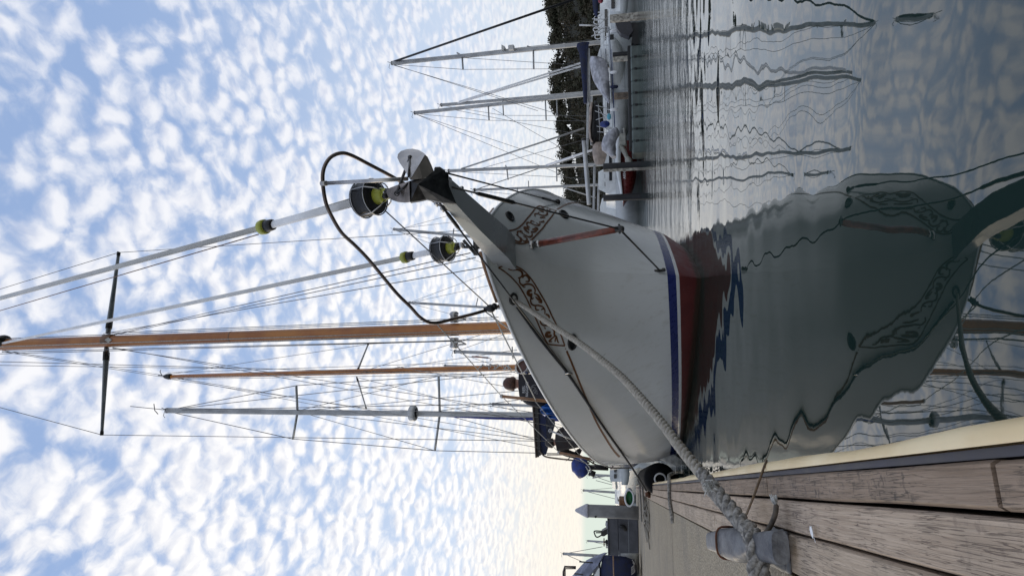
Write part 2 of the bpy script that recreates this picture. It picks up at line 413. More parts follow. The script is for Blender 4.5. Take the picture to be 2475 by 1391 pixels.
# ---------------------------------------------------------------- deck, toe rails, coachroof
dk = MB(); dk.smooth = False
dv = []
for ss in SSS:
    for sg in (1, -1):
        q = hull_rows(ss, sg)[-1]; q2 = hull_rows(ss, sg)[-3]; dv.append(Bt(q2[0]+.02, q2[1]*.93, q[2]-.07))
dk.add(dv, [(2*i, 2*i+2, 2*i+3, 2*i+1) for i in range(NS)])
M_DECK = mat('pale_deck_paint', (.5, .49, .45), .6, var=.08)
dk.build('deck', M_DECK, boat)
for sg in (1, -1):
    tr_ = MB(); tr_.tube([Bt(q[0], q[1]*.997, q[2]+.008) for q in (hull_rows(ss, sg)[-1] for ss in SSS[1:])], .014, 6)
    tr_.build('toe_rail', mat('white_rail_paint', (.72, .72, .7), .35, var=.03), boat)
cr = MB()
rings = []
for s_, w_, h_ in ((1.0, .35, .12), (1.25, .62, .26), (3.5, .85, .33), (6.2, .9, .36), (6.4, .9, .36)):
    zd = zsheer(s_+1.5)-.06
    rings.append([Bt(s_, w_, zd-.02), Bt(s_, w_*.97, zd+h_*.8), Bt(s_, w_*.85, zd+h_), Bt(s_, 0, zd+h_*1.1), Bt(s_, -w_*.85, zd+h_), Bt(s_, -w_*.97, zd+h_*.8), Bt(s_, -w_, zd-.02)])
cr.loft(rings, smooth=False); cabin = cr.build('coachroof', M_WHITE, boat)
for sg in (1, -1):
    for s_ in (2.0, 3.0, 4.0, 5.0):
        cw = MB(); zd = zsheer(s_+1.5)-.06; wd = lerp(.66, .9, (s_-1.3)/5)
        cw.box(Bt(s_+.2, sg*(wd*.99+.012), zd+.15), (.24, .012, .06), Matrix((BA, BTL, BZL)).transposed(), .005); cw.build('cabin_window', M_SMOKE, cabin)
# ---------------------------------------------------------------- painted scrollwork, lining, hawse holes
def ribbon(mb, pix, w, mirror=False, n=4, taper=True, closed=False):
    pp = sub([Vector((a, b, 0)) for a, b in pix], n); k = len(pp); L_ = []; R_ = []
    for i, q in enumerate(pp):
        t = (pp[min(i+1, k-1)]-pp[max(0, i-1)]); t.normalize(); nn = Vector((-t.y, t.x, 0))
        u_ = i/(k-1); ww = w*.5*((.35+.65*math.sin(math.pi*min(1, max(0, u_*.9+.06)))**.6) if taper else 1)
        a = hit(q.x+nn.x*ww, q.y+nn.y*ww); b = hit(q.x-nn.x*ww, q.y-nn.y*ww)
        if a is None or b is None: continue
        L_.append(a[0]); R_.append(b[0])
    if mirror:
        f_ = lambda v: Bt(*(lambda s, t, z: (s, -t, z))(*unB(v)))
        L_ = [f_(v) for v in L_]; R_ = [f_(v) for v in R_]
    n_ = len(L_); mb.add(L_+R_, [(i, i+1, n_+i+1, n_+i) for i in range(n_-1)], False)
Z8 = lambda pts: [(1180+a/5.795, 620+b/5.795) for a, b in pts]
BORDER = [(138, 155), (185, 138), (240, 124), (340, 125), (420, 150), (490, 195), (560, 265), (630, 355), (700, 470), (770, 590), (830, 700), (890, 830), (950, 950), (1010, 1080), (1070, 1245)]
BORDER2 = [(1070, 1245), (960, 1237), (838, 1222)]
BORDER3 = [(838, 1222), (800, 1165), (740, 1040), (680, 900), (600, 730), (530, 580), (450, 440), (380, 350), (290, 260), (200, 190), (138, 155)]
STROKES = [([(275, 170), (330, 185), (400, 180), (445, 195), (472, 225), (475, 260), (450, 288), (412, 300)], 26), ([(440, 290), (435, 340), (450, 380), (490, 398), (540, 382), (600, 392), (640, 430), (655, 480), (640, 512)], 23),
    ([(478, 300), (492, 270), (530, 262), (565, 300), (565, 345), (518, 345)], 25), ([(608, 470), (565, 480), (555, 515), (585, 540), (610, 515)], 42), ([(640, 512), (690, 540), (722, 590), (742, 640), (700, 628)], 27), ([(660, 560), (700, 600), (755, 610)], 24),
    ([(612, 550), (590, 600), (600, 655), (640, 682), (700, 682), (760, 702), (790, 750), (788, 802)], 21), ([(655, 695), (668, 742), (712, 742)], 20), ([(735, 745), (760, 730), (785, 738)], 18), ([(800, 800), (842, 825), (855, 860)], 26), ([(735, 870), (730, 920), (770, 960), (830, 960), (890, 990), (922, 1040), (922, 1090), (952, 1120), (972, 1190), (992, 1197)], 23),
    ([(800, 890), (850, 922), (882, 942)], 24), ([(780, 985), (795, 1000), (800, 1012)], 14), ([(872, 1060), (825, 1065), (815, 1105), (860, 1112), (875, 1085)], 44), ([(930, 1110), (880, 1150), (852, 1182), (892, 1186)], 22), ([(942, 1130), (932, 1190)], 18), ([(470, 400), (492, 425), (520, 425)], 16), ([(585, 560), (610, 590), (632, 575)], 18)]
PIN = [(1369, 847), (1385, 885), (1403, 930), (1422, 975), (1441, 1018), (1462, 1055), (1482, 1086), (1497, 1103)]
for mir in (False, True):
    sc_ = MB()
    for b_ in (BORDER, BORDER2, BORDER3): ribbon(sc_, Z8(b_), 3.3, mir, 4, False)
    for pts_, w_ in STROKES: ribbon(sc_, Z8(pts_), w_/5.2, mir, 5)
    ribbon(sc_, Z8([(1072, 1290), (1088, 1282)]), 2.5, mir, 2)
    sc_.build('bow_scrollwork', M_GOLD, boat, recalc=False)
    pn = MB(); ribbon(pn, PIN, 4.5, mir, 5, False); pn.build('gold_lining', M_GOLD, boat, recalc=False)
def ovalhole(x, y, ra, rb, mir=False, bright=False):
    h_ = hit(x, y, .0); c, n_ = h_
    if mir:
        s, t, z = unB(c); c2 = Bt(s, -t, z); e = unB(c+n_); n_ = Bt(e[0], -e[1], e[2])-c2; c = c2
    a = n_.cross(BZ).normalized(); b = a.cross(n_).normalized(); a = (a - n_*a.dot(n_)).normalized()
    ring = MB(); ring.tube([c + (a*math.cos(t)*ra+b*math.sin(t)*rb) + n_*.004 for t in (2*math.pi*i/28 for i in range(28))], .011, 8, closed=True)
    o = ring.build('hawse_hole', M_DARK, boat)
    d = MB(); d.add([c+n_*.005+(a*math.cos(t)*ra+b*math.sin(t)*rb) for t in (2*math.pi*i/28 for i in range(28))], [tuple(range(28))], False)
    d.build('opening', mat('pale_opening', (.75, .74, .7), .4) if bright else M_BLACK, o)
    return c, n_
HAW, HAWN = ovalhole(1240, 722, .038, .036, bright=True)
ovalhole(1383, 826, .070, .040); ovalhole(1240, 722, .04, .037, True); ovalhole(1383, 826, .070, .042, True)
# ---------------------------------------------------------------- bowsprit
def sprit_section(s, w, zb, zt, wt): return [Bt(s, w, zb), Bt(s, wt, zt), Bt(s, -wt, zt), Bt(s, -w, zb)]
sp = MB(); sp.smooth = False
def sprit_at(px_, w, th_, wt, ds=0.0, dz=0.0):
    s_, t_, z_ = unB(BP(*px_)); return sprit_section(s_+ds, w, z_+dz, z_+dz+th_, wt)
sp.loft([sprit_at((1226, 586), .132, .15, .145, .25, -.02), sprit_at((1226, 586), .118, .125, .13), sprit_at((1160, 525), .094, .088, .108), sprit_at((1092, 458), .064, .062, .078)], smooth=False)
bsp = sp.build('bowsprit', M_GREYP, boat)
# ---------------------------------------------------------------- bobstay, martingale strut, whisker stays
STR0 = hit(1284, 592, .0)[0]; STR1 = BP(1497, 553)
g = MB(); d_ = (STR1-STR0).normalized()
g.tube([STR0+d_*.09, STR0+d_*.12, STR1-d_*.03], [.022, .027, .024], 10); mstrut = g.build('martingale_strut', M_REDWOOD, boat)
g = MB(); g.tube([STR0+d_*.10, STR0+d_*.055], .029, 10); g.box(STR0+d_*.03, (.03, .012, .012), Matrix((d_, BTL, d_.cross(BTL))).transposed(), .004)
g.lathe(STR0, BA, [(.035, -.02), (.038, .0), (.03, .02)], 12); g.build('strut_socket', M_STEEL, mstrut)
g = MB(); g.box(STR1, (.03, .02, .02), Matrix((d_, BTL, d_.cross(BTL))).transposed(), .005); g.ball(STR1+d_*.02, .02, 6); g.tube([STR1+BTL*.035, STR1-BTL*.035], .009, 6); g.build('strut_end_fitting', M_DARK, mstrut)
SPD = BP(1092, 458).y; TIP = P(1092, 452, SPD); STW = hit(1594, 656, .012)[0]
def bottle(mb, a, b, k0, k1, r): mb.tube([lerp(a, b, k0), lerp(a, b, k0+.02), lerp(a, b, k1-.02), lerp(a, b, k1)], [r*.5, r, r, r*.5], 8)
g = MB(); g.tube([TIP, STR1], .0065, 6); bottle(g, TIP, STR1, .12, .34, .014); g.tube([STR1, STW], .0075, 6); g.build('bobstay', M_DARK, boat)
g = MB(); g.box(STW, (.012, .012, .05), Matrix((BA, BTL, BZL)).transposed(), .005); g.box(STW+BZL*-.03-BA*.015, (.03, .009, .015), Matrix((BA, BTL, BZL)).transposed(), .004); g.build('stem_chainplate', M_DARK, boat)
PORTW = (lambda c: Bt(*(lambda s, t, z: (s, -t, z))(*unB(c))))(hit(1372, 898, .012)[0])
g = MB(); a_ = P(1064, 414, SPD+.03)
g.tube([a_, PORTW], .006, 6); bottle(g, a_, PORTW, .8, .93, .012); g.build('whisker_stay', M_DARK, boat)
g = MB(); g.ball(PORTW, .03, 6, (1, .6, 1)); g.tube([PORTW, PORTW+BZL*.06-BA*.05], .012, 6); g.build('stay_chainplate', M_DARK, boat)
SW = hit(1372, 898, .012)[0]; a_ = P(1062, 490, SPD+.02)
g = MB(); g.tube([a_, SW], .006, 6); bottle(g, a_, SW, .03, .12, .012)
g.build('whisker_stay', M_DARK, boat)
g = MB(); g.tube([SW+BZL*.03*math.cos(t)+BA*.045*math.sin(t)+BTL*.01 for t in (2*math.pi*i/14 for i in range(14))], .008, 6, closed=True); g.build('stay_shackle', M_STEEL, boat)
# ---------------------------------------------------------------- pulpit rail
def Z2(a, b): return (740+a/2.782, 320+b/2.782)
RAIL = [(1325, 1155, 4.75), (1240, 1185, 4.7), (1120, 1220, 4.62), (1000, 1250, 4.55), (900, 1275, 4.48), (830, 1276, 4.44), (765, 1240, 4.4), (700, 1170, 4.36), (600, 1070, 4.28), (430, 865, 4.12), (330, 760, 4.04), (240, 675, 3.95), (175, 570, 3.86), (132, 470, 3.78), (112, 340, 3.74), (118, 245, 3.74), (160, 172, 3.77), (228, 140, 3.82), (300, 152, 3.88), (430, 218, 4.0), (570, 292, 4.12), (660, 345, 4.25), (800, 425, 4.4), (960, 520, 4.6), (1180, 620, 5.0)]
def dshift(d): return d
PR = sub([P(*Z2(a, b), dshift(d)) for a, b, d in RAIL], 6)
g = MB(); g.tube(PR, .0125, 10); pul = g.build('pulpit_rail', M_DSTEEL, boat)
c0 = P(*Z2(112, 343), dshift(3.74)); c1 = P(985, 432, 3.62)
g = MB(); g.tube([c0, c1], .0125, 10); g.lathe(c0, c1-c0, [(.016, -.012), (.018, 0), (.016, .03)], 10); g.build('pulpit_strut', M_STEEL, boat)
CL = P(*Z2(1240, 1182), dshift(4.68)); g = MB(); g.ball(CL, .032, 6, (1, 1, 1.2)); g.ball(CL+Vector((.02, 0, -.03)), .022, 5); g.tube([CL+Vector((0, -.02, .05)), CL+Vector((0, 0, -.05))], .01, 6); g.build('rail_clamp', M_BLACK, pul)
# starboard and port bow boards (dark low rails at the stem head)
for sg in (1, -1):
    g = MB(); g.tube([Bt(*(lambda q: (q[0], q[1]*.99, q[2]+.03))(hull_rows(ss, sg)[-1])) for ss in (.03, .1, .2, .32)], .014, 8); g.build('bow_chafe_rail', M_TEAK, boat)
# ---------------------------------------------------------------- anchor on the bow roller
def Z7(a, b): return (840+a/4.637, 340+b/4.637)
AD = 3.6
anc = thing('anchor', Bt(-2.45, 0, 1.9), 'steel plough anchor with two curved flukes stowed on the bowsprit end', 'anchor')
def apoly(pix, d, off=.012): return [P(*Z7(a, b), dd) for (a, b), dd in zip(pix, d if isinstance(d, (list, tuple)) else [d]*len(pix))], Vector((0, off, 0))
def curve_plate(pix, dep, thick=.012):
    g_ = MB(); o_, off = apoly(pix, dep, thick); g_.prism(o_, off); return g_
# right-hand (port) fluke, paler upper blade and its browner lower web
f1 = [(700, 435), (640, 330), (585, 250), (558, 190), (565, 150), (600, 115), (660, 95), (730, 90), (800, 105), (850, 135), (868, 155), (800, 270)]
d1 = [3.42, 3.50, 3.57, 3.62, 3.64, 3.66, 3.67, 3.66, 3.63, 3.58, 3.55, 3.48]
curve_plate(f1, d1).build('fluke', M_ANCHB, anc)
f2 = [(706, 438), (802, 272), (870, 158), (890, 175), (935, 270), (975, 375), (930, 405), (840, 425)]
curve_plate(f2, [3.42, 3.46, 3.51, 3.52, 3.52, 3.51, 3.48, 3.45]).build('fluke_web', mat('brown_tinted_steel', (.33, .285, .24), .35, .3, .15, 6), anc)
f3 = [(690, 452), (640, 470), (560, 495), (480, 525), (440, 550), (435, 580), (455, 625), (500, 665), (560, 685), (640, 692), (700, 685)]
curve_plate(f3, [3.42, 3.44, 3.47, 3.5, 3.52, 3.52, 3.5, 3.48, 3.46, 3.44, 3.43]).build('fluke', mat('brown_fluke_steel', (.27, .23, .205), .32, .35, .25, 7), anc)  # the other fluke has a darker, browner base colour
g = MB(); pts_ = [(695, 450), (985, 380), (1010, 300), (1075, 330), (1130, 375), (1135, 500), (1220, 705), (1060, 690), (880, 655), (790, 675), (702, 688)]
o_ = [P(*Z7(a, b), d) for (a, b), d in zip(pts_, [3.43, 3.50, 3.54, 3.55, 3.56, 3.55, 3.57, 3.53, 3.49, 3.47, 3.44])]
apex = P(*Z7(880, 640), 3.52); mid_ = P(*Z7(790, 490), 3.39)
vs = o_+[mid_]; nO = len(o_); g.add(vs, [(i, (i+1) % nO, nO) for i in range(nO)], False)
back = [q+Vector((0, .045, .01)) for q in o_]; g.add(o_+back, [(i, (i+1) % nO, nO+(i+1) % nO, nO+i) for i in range(nO)], False); g.add(back, [tuple(range(nO))], False)
g.build('plough_body', M_ANCH, anc)
g = MB(); A_ = P(*Z7(700, 185), 3.585); B_ = P(*Z7(552, 590), 3.44); g.tube([A_, B_], .009, 8); g.tube([A_, P(*Z7(682, 405), 3.42)], .006, 6); g.tube([B_, P(*Z7(690, 470), 3.43)], .007, 6); g.ball(A_, .014, 5); g.tube([B_+Vector((math.cos(t)*.014, 0, math.sin(t)*.014)) for t in (i*math.pi/5 for i in range(10))], .004, 5, closed=True)
g.build('roll_bar', M_ANCH, anc)
g = MB(); g.box(P(*Z7(1035, 345), 3.90), (.02, .06, .022), None, .006); g.box(P(*Z7(1110, 450), 3.9), (.03, .06, .022), None, .008); g.build('bow_roller', M_DARK, boat)
for a, b in ((1030, 690), (1060, 760), (990, 700), (1200, 540), (1280, 530)):
    g = MB(); g.ball(P(*Z7(a, b), 3.85), .014, 5); g.tube([P(*Z7(a, b), 3.85), P(*Z7(a+16, b+30), 3.88)], .008, 6); g.build('sprit_shackle', M_STEEL, boat)
# ================================================================ masts, furlers and rigging of the ketch
DM = BP(1240, 791).y; DZ = BP(1240, 889).y
DM = min(max(DM, 7.4), 8.6); DZ = min(max(DZ, 10.6), 12.5)
def spar(pts, rx, mat_, name, parent, n=14, squash=1.0):
    g_ = MB(); g_.tube(pts, rx, n, flat=squash); return g_.build(name, mat_, parent)
def wire(name, a, b, r, mt, parent, sag=0.0, n=10):
    a = P(*a) if not isinstance(a, Vector) else a; b = P(*b) if not isinstance(b, Vector) else b
    pts = [lerp(a, b, i/n) - BZ*(4*sag*(i/n)*(1-i/n)) for i in range(n+1)] if sag else [a, b]
    g_ = MB(); g_.tube(pts, r, 5); return g_.build(name, mt, parent)
m0 = P(1240, 791, DM); m1 = P(0, 833, DM); mtop = P(-480, 850, DM); mb_ = lerp(m1, m0, 1.09)
mast = spar([mb_, m0, m1, mtop], [.076, .076, .076, .07], M_VARN, 'main_mast', boat, 16)
# glue line groove and track
spar([lerp(mb_, m1, k)+Vector((-.02, -.074, 0)) for k in (0, 1)], .006, M_ROPEW, 'halyard', mast, 5)
spar([P(262, 838, DM-.07), P(1240, 801, DM-.08)], .005, M_ROPEW, 'halyard', mast, 5)
def band(x, y, name, mt, r=.082, h=.05, parent=None, d=None):
    c = P(x, y, d or DM); g_ = MB(); ax = (mtop-m0).normalized(); g_.lathe(c, ax, [(r*.95, -h), (r, -h*.8), (r, h*.8), (r*.95, h)], 16); return g_.build(name, mt, parent or mast)
band(262, 822, 'spreader_collar', M_TEAK, .08, .07); band(560, 814, 'mast_band', M_TEAK, .0775, .01)
g = MB(); c = P(262, 821, DM-.083); g.prism([c+Vector((.0, 0, .055)), c+Vector((.035, 0, 0)), c+Vector((0, 0, -.055)), c+Vector((-.035, 0, 0))], (0, -.004, 0)); g.build('mast_badge', M_ROPEW, mast)
g = MB(); c = P(8, 826, DM); g.lathe(c, mtop-m0, [(.07, -.07), (.09, -.05), (.1, 0), (.09, .06), (.07, .08)], 14); g.tube([c+Vector((.05, -.08, -.05)), c+Vector((.05, -.12, .05))], .03, 8); g.build('masthead_fitting', M_DARK, mast)
def spreader(p0, p1, r0, r1, mt, parent, tipmat=None):
    g_ = MB(); k = [0, .12, .5, 1]
    g_.tube([lerp(p0, p1, q) for q in k], [r0*.8, r0, lerp(r0, r1, .5), r1], 8, flat=.6); o_ = g_.build('spreader', mt, parent)
    g_ = MB(); g_.tube([lerp(p0, p1, .96), lerp(p0, p1, 1.005)], r1*1.25, 8, flat=.6); g_.build('spreader_tip', M_DARK, o_)
    g_ = MB(); g_.tube([lerp(p0, p1, .06), lerp(p0, p1, .16)], r0*1.1, 8, flat=.62); g_.build('spreader_root', M_DARK, o_)
    return o_
SR = P(287, 610, DM+.33); SL = P(246, 1050, DM-.33)
spreader(P(261, 806, DM), SR, .046, .024, M_ALU, mast); spreader(P(258, 838, DM), SL, .046, .022, M_ALU, mast)
# mast winches
for (y_, d_) in ((768, DM), (826, DM)):
    c = P(1098, y_, d_); ax = Vector((1 if y_ < 800 else -1, -.15, 0)).normalized(); g = MB()
    g.lathe(c-ax*.05, ax, [(.05, 0), (.055, .01), (.045, .03), (.04, .05), (.05, .085), (.058, .1), (.05, .115), (.03, .13), (0, .132)], 16); o_ = g.build('mast_winch', M_STEEL, mast)
    g = MB(); g.lathe(c-ax*.02, ax, [(.047, 0), (.05, .015), (.047, .03), (.05, .045)], 12); g.tube([c+Vector((0, -.05, .02)), c+Vector((.01, -.06, -.1)), c+Vector((-.02, -.06, -.16)), c+Vector((-.03, -.05, -.05))], .012, 6); g.build('coiled_halyard', M_ROPEW, o_)
# --- furled headsails
def furler(A_, B_, rs, drumpx, drum_d, scale, collar_px, name):
    stay = B_-A_; L = stay.length; ax = stay.normalized()
    def along(px_): # closest parameter to a pixel
        v = ray(*px_).normalized(); best = min((i/400 for i in range(401)), key=lambda k: ((lerp(A_, B_, k)-CAM).normalized()-v).length); return best
    kc = along(collar_px); kd = along(drumpx)
    pts = [lerp(A_, B_, k) for k in (kd, kc, kc, (kc+1)/2, 1)]
    g_ = MB(); g_.tube([pts[0], pts[1]], rs*1.35, 10, flat=.75); g_.tube([pts[1], pts[3], pts[4]], [rs, rs, rs*.8], 10)
    o_ = g_.build('furled_sail', M_SAIL, boat)
    c = lerp(A_, B_, kd); s = scale
    g_ = MB(); g_.lathe(c, ax, [(.03*s, -.068*s), (.095*s, -.062*s), (.112*s, -.05*s), (.114*s, -.02*s), (.108*s, -.01*s), (.108*s, .03*s), (.114*s, .04*s), (.11*s, .075*s), (.06*s, .08*s), (.035*s, .085*s)], 26)
    dr = g_.build('furling_drum', M_BLACK, o_)
    g_ = MB(); g_.lathe(c-ax*.135*s, ax, [(.02*s, .0), (.036*s, .008*s), (.048*s, .025*s), (.046*s, .05*s), (.056*s, .07*s), (.03*s, .08*s)], 16)
    g_.box(c-ax*.14*s, (.028*s, .03*s, .02*s), ax.to_track_quat('Z', 'Y').to_matrix(), .006); g_.build('drum_core', M_YEL, dr); g_ = MB(); g_.lathe(c-ax*.185*s, ax, [(.015*s, 0), (.03*s, .008*s), (.034*s, .03*s), (.028*s, .05*s)], 12); g_.ball(c-ax*.15*s+Vector((-.02, -.035, 0))*s, .022*s, 6); g_.build('drum_bearing', M_DARK, dr)
    g_ = MB(); side = ax.cross(Vector((0, 1, 0))).normalized(); oth = ax.cross(side)
    for h_ in (-.05*s, .055*s): g_.tube([c+ax*h_+(side*math.cos(t)+oth*math.sin(t))*.119*s for t in (2*math.pi*i/26 for i in range(26))], .0045*s, 6, closed=True)
    for k in range(4):
        t = k*math.pi/2+.5; e = (side*math.cos(t)+oth*math.sin(t))
        g_.tube([c+ax*.055*s+e*.119*s, c-ax*.05*s+e*.12*s, c-ax*.11*s+e*.085*s, c-ax*.14*s+e*.05*s], .0045*s, 6)
    g_.build('wire_guard', M_STEEL, dr)
    g_ = MB(); g_.tube([c-ax*.2*s, A_], .014*s, 8); g_.ball(c-ax*.2*s, .03*s, 6); g_.box(lerp(c, A_, .75), (.012, .03*s, .02*s), None, .004); g_.build('toggle', M_STEEL, dr)
    cc = lerp(A_, B_, kc); g_ = MB(); g_.lathe(cc, ax, [(.03*s, -.005), (.052*s, 0), (.055*s, .02*s), (.052*s, .05*s), (.03*s, .055*s)], 16); o2 = g_.build('swivel', M_YEL, o_)
    g_ = MB(); g_.lathe(cc-ax*.05*s, ax, [(.025*s, -.03*s), (.04*s, -.02*s), (.045*s, .04*s), (.03*s, .05*s)], 14); g_.build('swivel_bearing', M_BLACK, o2)
    return o_, along
FA = P(950, 464, 3.82); FB = mtop
fu1, al1 = furler(FA, FB, .0215, (896, 480), 3.9, 1.0, (642, 549), 'outer')
wire('furling_sheet', P(625, 566, 4.35), P(-400, 868, DM-.2), .0045, mat('red_flecked_rope', (.42, .3, .27), .8, var=.3, scale=90), boat)
wire('furling_sheet', P(868, 474, 3.92), P(660, 536, 4.3), .005, M_ROPEW, boat)
IA = P(1100, 596, 4.75); IB = P(6, 829, DM-.06)
fu2, al2 = furler(IA, IB, .0195, (1070, 602), 4.8, .88, (986, 618), 'inner')
g = MB(); g.tube([IA, P(1160, 598, 4.72)], .012, 6); g.tube([P(1120, 580, 4.7), P(1150, 615, 4.72)], .012, 6); g.box(P(1150, 595, 4.73), (.07, .03, .015), None, .004); g.build('stemhead_fitting', M_DARK, boat)
# --- standing rigging of the main mast
RW = .0042
for a, b, nm in (((276, 807, DM), (1137, 611, 4.9), 'lower_stay'), ((276, 809, DM), (1150, 622, 5.05), 'lower_stay'), ((250, 806, DM), (1168, 646, 5.3), 'lower_stay'),
    ((-480, 846, DM), (287, 610, DM+.33), 'cap_shroud'), ((287, 610, DM+.33), (1180, 553, 7.9), 'cap_shroud'), ((-480, 855, DM), (246, 1050, DM-.33), 'cap_shroud'), ((246, 1050, DM-.33), (1396, 1066, 7.05), 'cap_shroud'),
    ((5, 846, DM), (1098, 810, DM-.05), 'halyard'), ((5, 850, DM), (1250, 819, DM-.4), 'halyard'), ((-60, 856, DM), (1095, 824, DM-.05), 'halyard'), ((5, 818, DM-.05), (1200, 771, DM-.05), 'halyard'), ((262, 804, DM-.05), (1205, 766, DM-.1), 'halyard'),
    ((272, 839, DM), (1400, 1040, 8.6), 'lower_shroud'), ((272, 841, DM), (1380, 1010, 8.0), 'lower_shroud'), ((5, 846, DM), (398, 907, DZ), 'triatic_stay'), ((5, 849, DM), (398, 911, DZ), 'triatic_stay'),
    ((-200, 868, DM), (1180, 905, 9.5), 'flag_halyard'), ((-160, 880, DM), (560, 890, 9.5), 'topping_lift')):
    wire(nm, a, b, RW if 'halyard' not in nm else .0048, M_WIRE, boat)
# --- mizzen
z0 = P(1232, 888, DZ); z1 = P(400, 910, DZ); zb_ = lerp(z1, z0, 1.14)
miz = spar([zb_, z0, lerp(z0, z1, .5), z1], [.053, .053, .05, .036], M_VARN, 'mizzen_mast', boat, 14)
spar([lerp(z0, z1, k)+Vector((-.015, -.054, 0)) for k in (-.1, .97)], .005, M_ROPEW, 'halyard', miz, 5)
g = MB(); c = P(405, 909, DZ); g.lathe(c, z1-z0, [(.04, -.08), (.055, -.05), (.05, .02), (.03, .07)], 10); g.tube([c, c+Vector((.02, 0, .2))], .008, 5); g.tube([c+Vector((.02, 0, .12)), c+Vector((.09, 0, .16)), c+Vector((.12, 0, .14))], .007, 5); g.build('masthead_fitting', M_DARK, miz)
ZR = P(890, 831, DZ+.3); ZL = P(885, 986, DZ-.35)
spreader(P(862, 900, DZ), ZR, .026, .018, M_ALUL, miz); spreader(P(862, 910, DZ), ZL, .026, .018, M_ALUL, miz)
for a, b, nm in (((402, 905, DZ), ZR, 'cap_shroud'), (ZR, (1230, 815, DZ+.2), 'cap_shroud'), ((402, 914, DZ), ZL, 'cap_shroud'), (ZL, (1300, 1008, DZ-.6), 'cap_shroud'),
    ((420, 912, DZ), (1305, 1082, DZ-.3), 'backstay'), ((420, 911, DZ), (1300, 1058, DZ-.2), 'backstay'), ((866, 912, DZ), (1330, 1030, DZ-.5), 'lower_shroud'), ((866, 900, DZ), (1190, 800, DZ-1.5), 'lower_shroud'),
    ((870, 901, DZ), (1250, 845, DZ-1.2), 'lower_shroud'), ((405, 900, DZ), (1232, 872, DZ-.1), 'halyard'), ((405, 916, DZ), (1236, 903, DZ-.1), 'halyard'), ((960, 885, DZ-.2), (1236, 936, 9.0), 'topping_lift')):
    wire(nm, a, b, RW*1.05, M_WIRE, boat)
g = MB()
random.seed(3)
for k in range(9):
    x_ = 1165+k*8; g.tube(sub([P(x_+random.uniform(-10, 10), 886+random.uniform(-7, 7), DZ-.1) for _ in range(4)], 4), .009, 5)
g.build('coiled_halyard', M_ROPEW, miz)
# --- stanchions and lifelines
def stanchion(b_, t_, mt=M_TEAK, r=.017):
    g_ = MB(); g_.tube([P(*b_), P(*t_)], r, 8); o_ = g_.build('stanchion', mt, boat); c = P(*t_)
    g_ = MB(); g_.ball(c, r*1.15, 5); g_.tube([c+Vector((math.cos(q)*.02, 0, math.sin(q)*.02)) for q in (i*math.pi/4 for i in range(8))], .005, 5, closed=True); g_.build('wire_eye', M_STEEL, o_); return o_
stanchion((1335, 970, 6.75), (1213, 957, 6.75)); stanchion((1432, 1109, 8.6), (1351, 1093, 8.6)); stanchion((1396, 1066, 7.4), (1330, 1040, 7.4), M_STEEL, .01)
for a, b in (((1190, 747, 4.69), (1212, 957, 6.75)), ):
    pass
wire('lifeline', (930, 508, 3.95), (1186, 743, 4.69), .0045, M_WIRE, boat)
wire('lifeline', (1057, 784, 4.44), (1213, 957, 6.75), .0045, M_ROPEW, boat); wire('lifeline', (1213, 957, 6.75), (1352, 1093, 8.6), .0045, M_ROPEW, boat); wire('lifeline', (1186, 748, 4.69), (1295, 967, 6.75), .006, M_ROPEW, boat)
wire('lifeline', (1292, 967, 6.75), (1400, 1098, 8.6), .0045, M_ROPEW, boat); wire('lifeline', (1174, 753, 4.7), (1252, 810, 5.2), .006, M_ROPEW, boat); wire('lifeline', (1352, 1093, 8.6), (1440, 1128, 12.5), .005, M_WIRE, boat); wire('lifeline', (1400, 1100, 8.6), (1478, 1132, 13.0), .005, M_WIRE, boat)
# --- cowl vent on deck
def B2(a, b): return (1200+a/10.7, 860+b/10.7)
VD = 8.15; cvc = P(1277, 893, VD)
g = MB(); mouth = P(1263, 881, VD-.02); ax = Vector((.45, -.55, .35)).normalized()
g.lathe(P(1275, 894, VD+.06), (P(1260, 884, VD-.06)-P(1275, 894, VD+.06)), [(.05, -.02), (.075, .03), (.088, .08), (.098, .13), (.104, .15), (.096, .152), (.085, .10)], 20)
g.tube([P(1275, 894, VD+.06), P(1292, 893, VD+.08), P(1330, 896, VD+.1)], [.055, .05, .045], 12); cv = g.build('cowl_vent', M_STEEL, boat)
g = MB(); c = P(1262.5, 885.5, VD-.035); axv = (P(1260, 884, VD-.06)-P(1275, 894, VD+.06)).normalized(); g.lathe(c, axv, [(.092, -.004), (.09, .0), (.0, .001)], 18); g.build('vent_mouth', mat('brown_vent_lining', (.09, .04, .03), .6, var=.2), cv)
g = MB(); g.ball(P(1300, 868, 7.6), .07, 7, (1, 1, 1.2)); g.build('windlass', M_STEEL, boat)
g = MB(); g.tube([P(1141, 861, 8.4), P(1180, 864, 8.4)], .011, 6); g.tube([P(1180, 864, 8.4), P(1188, 867, 8.4), P(1184, 871, 8.4)], .006, 5); g.build('boathook', M_REDWOOD, boat)
